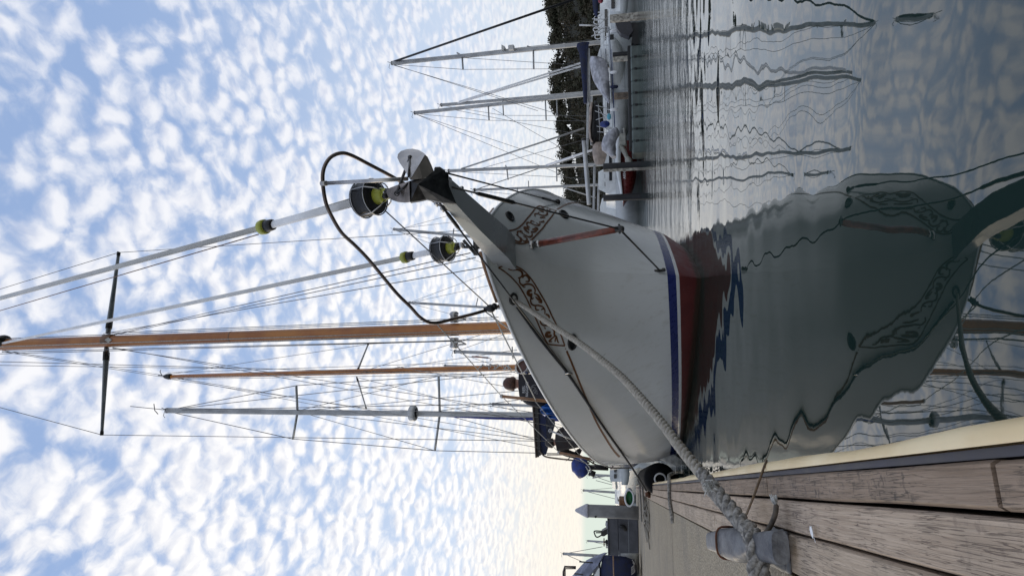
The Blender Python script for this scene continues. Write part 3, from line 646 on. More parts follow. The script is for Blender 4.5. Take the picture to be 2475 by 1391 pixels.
# --- bimini over the cockpit
BD = 13.0
g = MB()
top = [P(1290, 976, BD), P(1300, 976, BD), P(1307, 1100, BD-.4), P(1298, 1102, BD-.4)]
g.prism(top, Vector((.25, 1.9, .02))); bim = g.build('bimini_roof', mat('dark_brown_canopy', (.03, .026, .024), .6, var=.25, scale=9), boat)
g = MB(); g.prism([P(1301, 976, BD+.05), P(1318, 975, BD+.05), P(1322, 1090, BD-.32), P(1320, 1098, BD-.35), P(1306, 1098, BD-.35)], Vector((.2, 1.6, .0))); g.build('bimini_side_cloth', M_NAVY, bim)
g = MB(); g.tube([P(1288, 975, BD-.03), P(1296, 1105, BD-.42)], .02, 8); g.tube(sub([P(1303, 1088, BD-.4), P(1310, 1096, BD-.4), P(1320, 1103, BD-.4), P(1345, 1107, BD-.4), P(1388, 1112, BD-.4), P(1425, 1118, BD-.4)], 5), .018, 8)
g.tube([P(1322, 1098, BD-.4), P(1362, 1098, BD-.4), P(1384, 1100, BD-.4), P(1368, 1112, BD-.4)], .012, 6); g.tube([P(1296, 1100, BD-.3), P(1302, 1099, BD-.3)], .04, 8); g.build('bimini_frame', M_DSTEEL, bim)
g = MB(); rr = []
for i in range(9):
    t = i/8; h_ = math.sin(math.pi*t)**.6
    rr.append([P(1352, lerp(974, 1012, t), 8.6), P(1308-(6*h_)+12*(1-h_)+t*8, lerp(976, 1010, t), 8.5+.08*math.sin(i*2.1)), P(1312-(6*h_)+12*(1-h_)+t*8, lerp(978, 1011, t), 9.0), P(1352, lerp(974, 1012, t), 9.1)])
g.loft(rr); g.build('blue_tarpaulin_cover', M_BLUEC, boat)
# --- navy-blue outboard cover hung on the stern rail (a thing of its own)
ob = MB(); OD = 12.6; rr = []
for i in range(13):
    t = i/12; y_ = lerp(1103, 1151, t); sgn = math.sin(math.pi*min(1, max(0, t*.93+.04)))**.42
    cx = lerp(1399, 1405, t); hx = 21*sgn
    ring = []
    for j in range(14):
        a = 2*math.pi*j/14; ca, sa = math.cos(a), math.sin(a)
        ring.append(P(cx+hx*(abs(ca)**.7)*(1 if ca > 0 else -1)+random.uniform(-.5, .5), y_+3*math.sin(a*2+i), OD)+Vector((0, .17*sgn*sa, 0)))
    rr.append(ring)
ob.loft(rr); tob = thing('outboard_motor', P(1420, 1128, OD), 'outboard motor under a royal blue cover hung on the ketch\'s stern rail', 'outboard motor')
ob.build('cover', M_ROYAL, tob)
g = MB(); g.tube([P(1420, 1128, OD+.05), P(1470, 1130, OD+.1)], .05, 8); g.tube([P(1424, 1140, OD), P(1438, 1146, OD)], .06, 8); g.build('leg', M_BLACK, tob)
g = MB(); g.tube(sub([P(1402, 1108, OD-.2), P(1420, 1122, OD-.2), P(1428, 1136, OD-.2), P(1424, 1140, OD-.2), P(1416, 1126, OD-.2)], 4), .012, 6); g.build('lashing_rope', M_ROPEW, tob)
# --- stern rail
g = MB(); SRD = 13.4
g.tube([P(1395, 1096, 12.0), P(1440, 1122, 13), P(1480, 1130, 14), P(1530, 1130, 15.5)], .016, 8); g.tube([P(1432, 1112, 12.4), P(1500, 1124, 14.5)], .014, 6)
for a, b in (((1432, 1120), (1437, 1112)), ((1455, 1127), (1458, 1118)), ((1480, 1131), (1482, 1122))): g.tube([P(*a, 13), P(*b, 13)], .016, 6)
g.build('stern_rail', M_DSTEEL, boat)
# ================================================================ DOCK
DZT = .348
_a = PZ(1622, 1207, DZT); _b = PZ(2288, 1390, DZT)
DA = (_a-_b); DA.z = 0; DA.normalize(); DW = Vector((DA.y, -DA.x, 0))   # along the dock, and towards the water
DKROT = math.atan2(DA.x, DA.y)
def dk_uv(q): return q.dot(DA), q.dot(DW)
def dpt(u, w, z): return DA*u + DW*w + BZ*z
W3 = PZ(1878, 1368, DZT).dot(DW); W2 = PZ(2288, 1390, DZT).dot(DW); W1 = PZ(2475, 1246, DZT).dot(DW); WA = PZ(2475, 1097, DZT).dot(DW); WB = PZ(2475, 1065, DZT).dot(DW)
def wood_mat(name, c1, c2, cdark, seed, spot=.3):
    m_ = bpy.data.materials.new(name); m_.use_nodes = True; n = m_.node_tree; n.nodes.clear()
    g_ = n.nodes.new('ShaderNodeNewGeometry').outputs['Position']
    mp = node(n, 'ShaderNodeMapping', vector_type='POINT', i_0=g_); mp.inputs['Rotation'].default_value = (0, 0, DKROT); mp.inputs['Location'].default_value = (seed*3.1, seed*7.7, 0)
    sp_ = node(n, 'ShaderNodeMapping', i_0=mp.outputs[0]); sp_.inputs['Scale'].default_value = (150, 3.5, 30)
    s2 = node(n, 'ShaderNodeMapping', i_0=mp.outputs[0]); s2.inputs['Scale'].default_value = (240, 6.5, 50)
    gr = noise(n, sp_.outputs[0], 1.2, 6, .65, .5); fine = noise(n, s2.outputs[0], 1.0, 2.5, .5, .7); blot = noise(n, mp.outputs[0], 7, 5, .6); spots = noise(n, mp.outputs[0], 55, 4, .6)
    c = mixc(n, mapr(n, gr, .34, .66), c2, c1)
    c = mixc(n, mth(n, 'MULTIPLY', mapr(n, blot, .45, .72), .55), c, tuple(q*.62 for q in c1))
    crack = mth(n, 'MULTIPLY', mapr(n, mth(n, 'ABSOLUTE', mth(n, 'SUBTRACT', fine, .5)), .028, .006), mapr(n, blot, .36, .56, .25, 1.0)); c = mixc(n, mth(n, 'MULTIPLY', crack, .85), c, cdark)
    c = mixc(n, mth(n, 'MULTIPLY', mth(n, 'MULTIPLY', mapr(n, spots, .54, .66), mapr(n, blot, .40, .6)), spot), c, cdark)
    h = mth(n, 'ADD', mth(n, 'MULTIPLY', fine, .0012), mth(n, 'MULTIPLY', gr, .0020))
    h = mth(n, 'SUBTRACT', h, mth(n, 'MULTIPLY', crack, .0012))
    bp = node(n, 'ShaderNodeBump', i_Height=h); bp.inputs['Distance'].default_value = 1.0; bp.inputs['Strength'].default_value = .9
    b = node(n, 'ShaderNodeBsdfPrincipled', i_Base_Color=c, i_Normal=bp.outputs[0]); b.inputs['Roughness'].default_value = .72
    node(n, 'ShaderNodeOutputMaterial', i_0=b.outputs[0]); return m_
M_W1 = wood_mat('weathered_plank_dark', (.305, .222, .158), (.185, .125, .08), (.05, .035, .028), 1, .85)
M_W2 = wood_mat('weathered_plank_pale', (.49, .38, .28), (.345, .255, .18), (.10, .065, .05), 2)
M_W3 = wood_mat('weathered_plank_grey', (.48, .375, .275), (.35, .265, .185), (.10, .075, .06), 3)
def conc_mat():
    m_ = bpy.data.materials.new('exposed_concrete'); m_.use_nodes = True; n = m_.node_tree; n.nodes.clear()
    g_ = n.nodes.new('ShaderNodeNewGeometry').outputs['Position']
    v = node(n, 'ShaderNodeTexVoronoi', i_Vector=g_, i_Scale=130.0); v2 = noise(n, g_, 170, 3, .65); big = noise(n, g_, 2.2, 5, .6)
    c = mixc(n, mapr(n, v2, .38, .62), (.20, .155, .095), (.62, .53, .38))
    c = mixc(n, mth(n, 'MULTIPLY', mapr(n, v.outputs['Distance'], .25, .62), .5), c, (.10, .085, .065))
    c = mixc(n, mth(n, 'MULTIPLY', mapr(n, big, .4, .7), .35), c, (.13, .12, .11))
    bp = node(n, 'ShaderNodeBump', i_Height=mth(n, 'MULTIPLY', v2, .006)); bp.inputs['Distance'].default_value = 1.0; bp.inputs['Strength'].default_value = .8
    b = node(n, 'ShaderNodeBsdfPrincipled', i_Base_Color=c, i_Normal=bp.outputs[0]); b.inputs['Roughness'].default_value = .85
    node(n, 'ShaderNodeOutputMaterial', i_0=b.outputs[0]); return m_
M_CONC = conc_mat()
ULEN = 25.0
dock = MB(); dock.smooth = False
def slab(mb, u0, u1, w0, w1, z0, z1, bev=0.0):
    c = dpt((u0+u1)/2, (w0+w1)/2, (z0+z1)/2); mb.box(c, (abs(w1-w0)/2, (u1-u0)/2, (z1-z0)/2), Matrix((DW, DA, BZ)).transposed(), bev)
UJ1 = PZ(1624, 1310, DZT).dot(DA)
slab(dock, -2.5, UJ1, W3-2.1, W3-.004, -.25, DZT-.004); slab(dock, UJ1+.03, ULEN, W3-2.1, W3-.004, -.25, DZT-.004)
dk_o = dock.build('dock_walkway', M_CONC, kind='structure')
g = MB(); slab(g, 17.2, 18.2, W3-14, W3-2.1, -.25, DZT-.01); slab(g, ULEN-.02, ULEN+1.5, W3-16, W3+.3, -.25, DZT-.006); g.build('finger_walkway', M_CONC, kind='structure')
# planks: each board a part of the dock edge
edge = bpy.data.objects.new('dock_edge', None); COL.objects.link(edge); edge.location = dpt(3, (W3+WB)/2, 0); edge['_o'] = tuple(edge.location); edge['kind'] = 'structure'
random.seed(8)
def plankrow(wa, wb, cuts, mt):
    for a, b in zip(cuts, cuts[1:]):
        g_ = MB(); g_.smooth = False; n_ = max(2, int((b-a)/.25)); rr_ = []
        for i in range(n_+1):
            u_ = lerp(a+.004, b-.004, i/n_); jit = random.uniform(-.0012, .0012); dz = random.uniform(-.001, .001)
            w0, w1 = wa+.0028+jit, wb-.0028+random.uniform(-.0012, .0012); z1 = DZT+dz
            rr_.append([dpt(u_, w0, .12), dpt(u_, w0, z1-.006), dpt(u_, w0+.004, z1), dpt(u_, w1-.004, z1), dpt(u_, w1, z1-.006), dpt(u_, w1, .12)])
        g_.loft(rr_, smooth=False); g_.build('plank', mt, edge)
uJ = PZ(1855, 1190, DZT).dot(DA); uK = PZ(2412, 1180, DZT).dot(DA)
plankrow(W3, W2, [-1.2, 2.9, 6.2, 9.5, 13, 17, ULEN], M_W3); plankrow(W2, W1, [-1.2, 4.3, 7.8, 11.4, 15.2, 20, ULEN], M_W2); plankrow(W1, WA, [-1.2, uK, uJ, uJ+2.6, uJ+5.0, uJ+8, uJ+12, ULEN], M_W1)
g = MB(); g.smooth = False; slab(g, -1.2, ULEN, W3+.003, WA-.003, .10, DZT-.12); g.build('plank_bearer', mat('gap_shade_timber', (.02, .016, .013), .9, var=.2), edge)  # bearer coloured near-black, painting the shade seen in the plank joints
g = MB(); slab(g, -1.2, ULEN, WA, WB-.001, .1, DZT-.012); g.build('rubber_strip', mat('grey_rubber', (.10, .095, .11), .6, var=.18, scale=14), edge)
M_FEND = mat('cream_vinyl_fender', (.93, .76, .47), .4, var=.05, scale=5, bump=.001, col2=(.86, .66, .37))
g = MB(); rr = []; random.seed(4)
wD = PZ(2475, 992, DZT).dot(DW)-WB
for i in range(90):
    u_ = -1.2+(ULEN+1.2)*(i/89)**1.6; dent = 0.002*math.sin(u_*9.3)+.003*math.sin(u_*3.1+1)+random.uniform(-.0012, .0012)*(1+u_*.25)
    rr.append([dpt(u_, WB+(wD*1.08+dent)*math.sin(t)**.7, DZT-.05+(.05)*math.cos(t)) for t in (math.pi*k/12 for k in range(13))])
g.loft(rr, closed=False); g.build('vinyl_fender', M_FEND, edge)
# expansion joints / marks
g = MB(); g.smooth = False
slab(g, UJ1, UJ1+.03, W3-2.1, W3-.004, .2, DZT-.012)
uq = PZ(1558, 1340, DZT).dot(DA); slab(g, uq, uq+.10, W3-2.1, W3-.55, DZT-.01, DZT+.001)
g.build('joint_filler', mat('pale_joint_sealant', (.42, .40, .33), .8), edge)
# ---------------------------------------------------------------- ropes
def rope(mb, path, Rr, pitch, strands=3, seg=7, per=11):
    pts = [Vector(q) for q in path]; cum = [0]
    for a, b in zip(pts, pts[1:]): cum.append(cum[-1]+(b-a).length)
    L = cum[-1]; n_ = max(8, int(L/pitch*per)); P_ = []; k = 0
    for i in range(n_+1):
        s = L*i/n_
        while k < len(cum)-2 and cum[k+1] < s: k += 1
        P_.append(lerp(pts[k], pts[k+1], (s-cum[k])/max(1e-9, cum[k+1]-cum[k])))
    fr = []; prev = None
    for i, q in enumerate(P_):
        t = (P_[min(i+1, n_)]-P_[max(0, i-1)]).normalized()
        a = (t.cross(BZ) if prev is None else prev - t*prev.dot(t)).normalized(); prev = a; fr.append((a, t.cross(a)))
    for s_ in range(strands):
        ctr = []
        for i, q in enumerate(P_):
            r_ = Rr(i/n_) if callable(Rr) else Rr
            th = 2*math.pi*(L*i/n_/pitch + s_/strands); a, b = fr[i]; ctr.append(q+(a*math.cos(th)+b*math.sin(th))*r_*.54)
        mb.tube(ctr, [(Rr(i/n_) if callable(Rr) else Rr)*.48 for i in range(n_+1)], seg)
    return mb
def onplan(A_, B_, pix, clip=True):
    out_ = []
    d = Vector((B_.x-A_.x, B_.y-A_.y, 0)); nrm = Vector((-d.y, d.x, 0))
    for (x, y) in pix:
        v = ray(x, y); k = nrm.dot(A_-CAM)/nrm.dot(v); q = CAM+v*k
        if clip:
            loc, no, idx, dist = BVH.ray_cast(CAM, v.normalized())
            if loc is not None and (q-CAM).length > dist-.03: q = CAM+v.normalized()*(dist-.03)
        out_.append(q)
    return out_
M_ROPE1 = mat('weathered_cream_rope', (.44, .40, .33), .9, var=.2, scale=70, bump=.003, col2=(.25, .225, .185))
M_ROPEG = mat('grey_worn_rope', (.30, .28, .25), .9, var=.3, scale=70, bump=.003)
M_ROPEB = mat('black_braided_rope', (.018, .018, .019), .7, var=.3, scale=60)
CLT = P(1812, 1296, 1.60)
pix1 = [(1243, 726), (1270, 742), (1300, 762), (1340, 789), (1400, 828), (1450, 866), (1500, 908), (1550, 962), (1600, 1022), (1640, 1075), (1680, 1125), (1700, 1148)]
pth = onplan(HAW+HAWN*.02, CLT, pix1)
rp = thing('mooring_rope', CLT, 'thick weathered three-strand mooring rope from the white bow to the nearest dock cleat', 'mooring rope', None)
g = MB(); rope(g, sub(pth, 8), lambda k: lerp(.0175, .0185, k), .088); g.build('rope_line', M_ROPE1, rp)
pix2 = [(1694, 1141), (1715, 1166), (1740, 1200), (1768, 1232), (1792, 1262), (1812, 1288), (1822, 1310)]
dd0 = pth[-1].y; pth2 = [P(x, y, lerp(dd0, 1.60, i/6)) for i, (x, y) in enumerate(pix2)]
g = MB(); rope(g, sub(pth2, 10), lambda k: .0235 if k > .3 else .0185+.005*k/.3, .12, 4, 8, 14); g.build('splice', M_ROPEG, rp)
g = MB()
for off, sw in ((0, 0), (16, 5)):
    e = [P(1806+off*.4, 1272+off*.2, 1.60), P(1817+off*.8, 1300, 1.55), P(1822+off*.9, 1330, 1.525), P(1824+off, 1362, 1.52), P(1826+off*1.2, 1400, 1.51), P(1834+off, 1450, 1.50), P(1860, 1500, 1.52)]
    rope(g, sub(e, 8), .0185, .085)
g.build('eye_loop', M_ROPEG, rp)
random.seed(5); g = MB()
for i in range(46):
    k = random.random(); c = P(1712+random.uniform(-10, 14), 1172+random.uniform(-12, 16), lerp(dd0, 1.7, .35)-.02); e = c+Vector((random.uniform(-.035, .012), random.uniform(-.02, .02), random.uniform(-.03, .02)))
    g.tube([c, lerp(c, e, .6)+Vector((0, 0, .004)), e], .0013, 4)
for i in range(60):
    q = random.choice(pth); c = q+Vector((random.uniform(-.010, .010), 0, random.uniform(-.010, .010))); g.tube([c, c+Vector((random.uniform(-.02, .02), 0, random.uniform(-.025, .01)))], .0008, 3)
g.tube(sub(pth, 4), .013, 6); g.tube(sub(pth2, 4), .015, 6); g.build('frayed_yarn', M_ROPEW, rp)
# thinner black line to the far cleat
FC = PZ(1568, 1192, DZT+.05)
pix3 = [(1250, 742), (1300, 812), (1340, 862), (1372, 902), (1410, 958), (1450, 1019), (1490, 1076), (1528, 1130), (1562, 1185)]
p3 = onplan(HAW+HAWN*.02, FC, pix3)
rp2 = MB(); rope(rp2, sub(p3, 8), .0125, .05, 3, 6, 8); r2_ = rp2.build('mooring_rope', M_ROPEB, None, 'thin black mooring rope running down the white hull to the far dock cleat', 'mooring rope')
# ---------------------------------------------------------------- cleats
M_GALV = mat('galvanised_cleat', (.22, .22, .22), .55, .5, .2, 26, bump=.003, col2=(.09, .092, .10))
M_RUST = mat('rusty_iron', (.13, .055, .03), .75, .3, .3, 20)
def rrect(c, ax, w, h, n=14):
    s = ax.cross(BZ).normalized(); b = s.cross(ax).normalized(); o = []
    for j in range(n):
        t = 2*math.pi*j/n; ct, st = math.cos(t), math.sin(t); o.append(c+s*w*abs(ct)**.6*(1 if ct > 0 else -1)+b*h*abs(st)**.6*(1 if st > 0 else -1))
    return o
cl = thing('cleat', dpt(1.6, W3-.03, DZT), 'galvanised dock cleat with the thick spliced rope looped around it', 'cleat', None)
axs = [((1719, 1306), 1.88, .018, .014), ((1724, 1307), 1.87, .025, .020), ((1750, 1309), 1.80, .031, .026), ((1758, 1310), 1.775, .036, .031), ((1778, 1314), 1.72, .041, .034), ((1796, 1318), 1.67, .040, .033), ((1804, 1319), 1.64, .030, .026), ((1812, 1320), 1.615, .020, .018), ((1832, 1320), 1.57, .020, .018), ((1838, 1320), 1.55, .031, .026), ((1860, 1321), 1.50, .034, .026), ((1882, 1322), 1.455, .036, .022), ((1887, 1322), 1.445, .034, .018)]
g = MB(); rr = []
for (p_, d_, w_, h_) in axs: rr.append(rrect(P(*p_, d_), -DA, w_, h_))
g.loft(rr); g.build('horn', M_GALV, cl)
g = MB(); pm = P(1818, 1322, 1.60)
for k in (-.05, .04):
    c = pm+DA*k; g.loft([rrect2 for rrect2 in ([Vector((q.x, q.y, z)) for q in [c+DW*.032*math.cos(t)*s+DA*.028*math.sin(t)*s for t in (2*math.pi*j/12 for j in range(12))]] for z, s in ((DZT-.0, 1.5), (DZT+.012, 1.4), (DZT+.03, 1), (c.z, 1)))])
slab(g, pm.dot(DA)-.10, pm.dot(DA)+.09, pm.dot(DW)-.045, pm.dot(DW)+.045, DZT-.003, DZT+.008, .004); g.build('foot', M_GALV, cl)
g = MB(); cR = P(1764, 1311, 1.758); rb = rrect(cR, -DA, .041, .035, 18); g.tube(rb, .003, 6, closed=True); g.tube([q+DA*.018 for q in rrect(cR, -DA, .039, .0335, 18)], .0025, 6, closed=True); g.build('rusty_wire_ring', M_RUST, cl)
cl2 = thing('cleat', PZ(1570, 1193, DZT), 'small rust-brown cleat at the far end of the planks holding the black rope', 'cleat', None)
c = PZ(1572, 1194, DZT)
g = MB(); g.box(c+BZ*.05, (.035, .16, .028), Matrix((DW, DA, BZ)).transposed(), .012); g.build('horn', M_RUST, cl2)
g = MB(); g.box(c+BZ*.015, (.05, .07, .03), Matrix((DW, DA, BZ)).transposed(), .01); g.build('foot', M_RUST, cl2)
# rope hitch lying over planks further along
hz = MB(); pp = [PZ(1628, 1142, DZT-.04), PZ(1618, 1147, DZT+.0), PZ(1617, 1154, DZT+.016), PZ(1617, 1180, DZT+.014), PZ(1619, 1215, DZT+.014), PZ(1623, 1238, DZT+.012), PZ(1625, 1262, DZT+.006)]
rope(hz, sub(pp, 6), .015, .06, 3, 6, 8); hz.build('rope_lashing', M_ROPEG, None, 'short grey rope lashed across the three dock planks', 'rope')
cd = MB(); pp = [PZ(1853, 1112, DZT-.02), PZ(1846, 1130, DZT+.004), PZ(1832, 1170, DZT+.02), PZ(1815, 1215, DZT+.025), PZ(1797, 1258, DZT+.03)]
cd.tube(sub(pp, 6), .0032, 6); cd.build('thin_cord', mat('brown_cord', (.17, .11, .06), .8, var=.25, scale=60), None, 'thin brown cord stretched from the cream fender to the thick rope', 'cord')
cd = thing('cord_end', PZ(1870, 1250, DZT), 'stiff dark cord tail with a frayed white tip beside the near cleat', 'cord')
g = MB(); pp = [P(1838, 1291, 1.52), P(1852, 1285, 1.52), PZ(1866, 1262, DZT+.03), PZ(1874, 1240, DZT+.028), PZ(1876, 1222, DZT+.02)]; g.tube(sub(pp, 6), .006, 7); g.build('tail', mat('dark_tarred_cord', (.10, .08, .06), .8, var=.25, scale=50), cd)
g = MB(); c = PZ(1876, 1224, DZT+.02)
for i in range(22): g.tube([c, c+DW*random.uniform(.012, .03)+DA*random.uniform(-.012, .012)+BZ*random.uniform(-.004, .012)], .0014, 4)
g.build('frayed_tip', M_ROPEW, cd)
fe = MB(); c0 = PZ(1970, 1302, DZT+.004); c1 = PZ(1961, 1270, DZT+.006); ax = (c1-c0); sd = ax.cross(BZ).normalized()
for sg in (1, -1): fe.add([c0+ax*k+sd*sg*w_+BZ*(.003*abs(sg)) for k, w_ in ((0, .0), (.3, .0065), (.6, .0085), (.85, .007), (1, 0))]+[c0+ax*k+BZ*.003 for k in (0, .3, .6, .85, 1)], [(i, i+1, 6+i, 5+i) for i in range(4)], True)
fe.tube([c0-ax*.25+BZ*.001, c1], .0006, 4); fe.build('feather', mat('white_feather', (.8, .8, .8), .7, var=.03), None, 'small white feather lying on the middle dock plank', 'feather')
# tangle of ropes on the far dock
tg = MB(); random.seed(11)
tg_paths = [[(1545, 1150), (1548, 1200), (1551, 1260)], [(1552, 1165), (1556, 1215), (1558, 1252)], [(1560, 1190), (1562, 1240), (1563, 1268)]]
for tp in tg_paths: tg.tube(sub([PZ(x, y, DZT+.03) for x, y in tp], 6), .02, 6)
tg.build('dock_lines', M_ROPEG, None, 'slack grey mooring lines lying along the far dock edge', 'rope')
tf = MB()
for i in range(36):
    c = PZ(1564+random.uniform(-3, 3), 1250+random.uniform(-18, 22), DZT+.02); tf.tube([c, c+Vector((random.uniform(-.12, .12), random.uniform(-.4, .4), random.uniform(0, .05))), c+Vector((random.uniform(-.2, .2), random.uniform(-.6, .6), 0))], .012, 4)
tf.build('frayed_rope_heap', M_ROPE1, None, 'small frayed heap of pale rope on the concrete beyond the brown cleat', 'rope')
# fenders squeezed between hull and dock
fb = thing('fender', P(1580, 1146, 10), 'long black fender with a pale ring at its end between hull and dock', 'fender')
fa = P(1597, 1157, 9.0); fz = P(1550, 1155, 15)
fa.z = .24; fz.z = .24
dirF = (fz-fa).normalized()
g = MB(); g.lathe(fa, dirF, [(.0, -.0), (.16, .0), (.21, .05), (.225, .15), (.225, 5.5), (.16, 5.6), (0, 5.62)], 22); g.build('fender_tube', mat('matt_black_rubber', (.008, .008, .009), .9, var=.2, spec=.1), fb)
g = MB(); g.tube([fa - dirF*.01 + (dirF.cross(BZ).normalized()*math.cos(t)+BZ*math.sin(t))*.075 for t in (2*math.pi*i/24 for i in range(24))], .012, 8, closed=True); g.build('end_ring', M_SAIL, fb)
fp = MB(); tri = [P(1597, 1109, 8.3), P(1628, 1097, 8.3), P(1650, 1112, 8.3), P(1656, 1117, 8.3), P(1641, 1126, 8.3)]; fp.prism(tri, Vector((-.02, .06, .01)))
fp.build('fender_board', mat('pale_weathered_board', (.45, .45, .42), .7, var=.2, scale=18), None, 'pale pointed board wedged between white hull and black fender', 'fender')
# ================================================================ BACKGROUND: hill, yachts, piles, pontoons
M_HILL = mat('dark_wooded_ground', (.045, .044, .03), .95, var=.15, scale=.3)
def azel(x, y): v = ray(x, y).normalized(); return math.atan2(v.x, v.y), math.asin(v.z)
HILLD = 230.0
ridge = [(1318, -60), (1320, 0), (1330, 60), (1334, 130), (1336, 230), (1346, 290), (1358, 350), (1364, 420), (1372, 470), (1392, 540), (1420, 610), (1455, 690), (1490, 760)]
hp = MB(); rr = []
for (x, y) in ridge:
    az, el = azel(x, y); top_ = HILLD*math.tan(el)+CAMH; dirh = Vector((math.sin(az), math.cos(az), 0)); hgt = max(1.5, top_-4.5)
    rr.append([CAM*1.0+dirh*d_-Vector((0, 0, CAMH))+BZ*(hgt*k) for d_, k in ((HILLD-75, -.02), (HILLD-60, .18), (HILLD-38, .5), (HILLD-15, .85), (HILLD, 1), (HILLD+60, .9), (HILLD+160, -.05))])
hp.loft(rr, closed=False); hp.build('hill', M_HILL, kind='structure')
def foliage_mat(name, c1, c2):
    m_ = bpy.data.materials.new(name); m_.use_nodes = True; n = m_.node_tree; n.nodes.clear()
    g_ = n.nodes.new('ShaderNodeNewGeometry').outputs['Position']; a = noise(n, g_, .16, 4, .6); b_ = noise(n, g_, 2.2, 3, .6)
    c = mixc(n, mapr(n, a, .38, .62), c1, c2); c = mixc(n, mapr(n, b_, .4, .7, 0, .3), c, (.03, .03, .022))
    b = node(n, 'ShaderNodeBsdfPrincipled', i_Base_Color=c); b.inputs['Roughness'].default_value = .9; b.inputs['Specular IOR Level'].default_value = .15
    node(n, 'ShaderNodeOutputMaterial', i_0=b.outputs[0]); return m_
M_FOL = foliage_mat('dark_bush_foliage', (.050, .053, .034), (.072, .060, .042))
rng = np.random.default_rng(7)
def hill_h(az, d_):
    pts_ = [(azel(x, y)[0], max(1.5, HILLD*math.tan(azel(x, y)[1])+CAMH-4.5)) for x, y in ridge]; pts_.sort()
    h_ = tab(az, pts_) if az > pts_[0][0] else pts_[0][1]
    k = tab(d_, [(HILLD-75, -.02), (HILLD-60, .18), (HILLD-38, .5), (HILLD-15, .85), (HILLD, 1), (HILLD+60, .9)]); return h_*k
V_ = []; F_ = []
for t in range(520):
    az = R(rng.uniform(-3, 25.5)); d_ = HILLD + (rng.uniform(-74, 8) if t > 200 else rng.uniform(-14, 10)); base = Vector((math.sin(az)*d_, math.cos(az)*d_, hill_h(az, d_)))
    hh = rng.uniform(3.4, 7.2) if t > 60 else rng.uniform(5.5, 8.2); rx = hh*rng.uniform(.34, .55); nl = 210; cl_ = rng.normal(0, .5, (7, 3))
    for i in range(nl):
        c_ = cl_[rng.integers(7)]*np.array([rx, rx, hh*.28])*.8 + rng.normal(0, .24, 3)*np.array([rx, rx, hh*.3])
        q = base + Vector((c_[0], c_[1], hh*.62+c_[2])); s_ = rng.uniform(.2, .46); a1 = Vector(rng.normal(0, 1, 3)).normalized(); a2 = a1.cross(Vector(rng.normal(0, 1, 3))).normalized()
        b0 = len(V_); V_ += [q-a1*s_, q+a2*s_*.7, q+a1*s_, q-a2*s_*.7]; F_.append((b0, b0+1, b0+2, b0+3))
    b0 = len(V_); tw = .14
    V_ += [base+Vector((-tw, 0, -.3)), base+Vector((tw, 0, -.3)), base+Vector((tw*.5, 0, hh*.75)), base+Vector((-tw*.5, 0, hh*.75))]; F_.append((b0, b0+1, b0+2, b0+3))
wd = MB(); wd.add(V_, F_, False); wd.build('wooded_hillside', M_FOL, kind='stuff', label='dark bushland covering the hill behind the moored boats', cat='woodland', recalc=False)
# ---------------------------------------------------------------- generic boats
M_HULLW = mat('weathered_white_hull', (.74, .76, .75), .3, var=.06, scale=2)
M_HULLG = mat('pale_grey_hull', (.56, .59, .60), .3, var=.06, scale=2)
M_MASTA = mat('dull_aluminium_mast', (.40, .40, .39), .45, .3, .1, 3)
M_DKBLUE = mat('dark_blue_hull', (.03, .045, .10), .3, var=.1)
M_TARPG = mat('grey_tarpaulin', (.42, .42, .45), .7, var=.2, scale=5, bump=.02)
M_BEIGE = mat('beige_canvas', (.36, .29, .24), .75, var=.15, scale=5)
def hullmesh(c, hd, L, beam, fb_, rake=.12, stern=.75, bowup=.25, keel=-.25):
    """c: waterline centre, hd: heading unit vector of the bow"""
    sd = Vector((hd.y, -hd.x, 0)); rr_ = []
    for i in range(15):
        t = i/14; x_ = L*(t-.5); w_ = beam*.5*(1-max(0, (t-.45)/.55)**2.1)*(lerp(stern, 1, min(1, t/.4))); zt = fb_*(1+bowup*max(0, (t-.3)/.7)**2); over = rake*L*max(0, (t-.6)/.4)
        w_ = max(w_, .012)
        rr_.append([c+hd*(x_+over)+sd*w_+BZ*zt, c+hd*(x_+over*.45)+sd*w_*.93+BZ*zt*.45, c+hd*x_+sd*w_*.72, c+hd*(x_*.97)+sd*w_*.2+BZ*keel, c+hd*(x_*.97)-sd*w_*.2+BZ*keel, c+hd*x_-sd*w_*.72, c+hd*(x_+over*.45)-sd*w_*.93+BZ*zt*.45, c+hd*(x_+over)-sd*w_+BZ*zt])
    g_ = MB(); g_.loft(rr_); return g_, sd
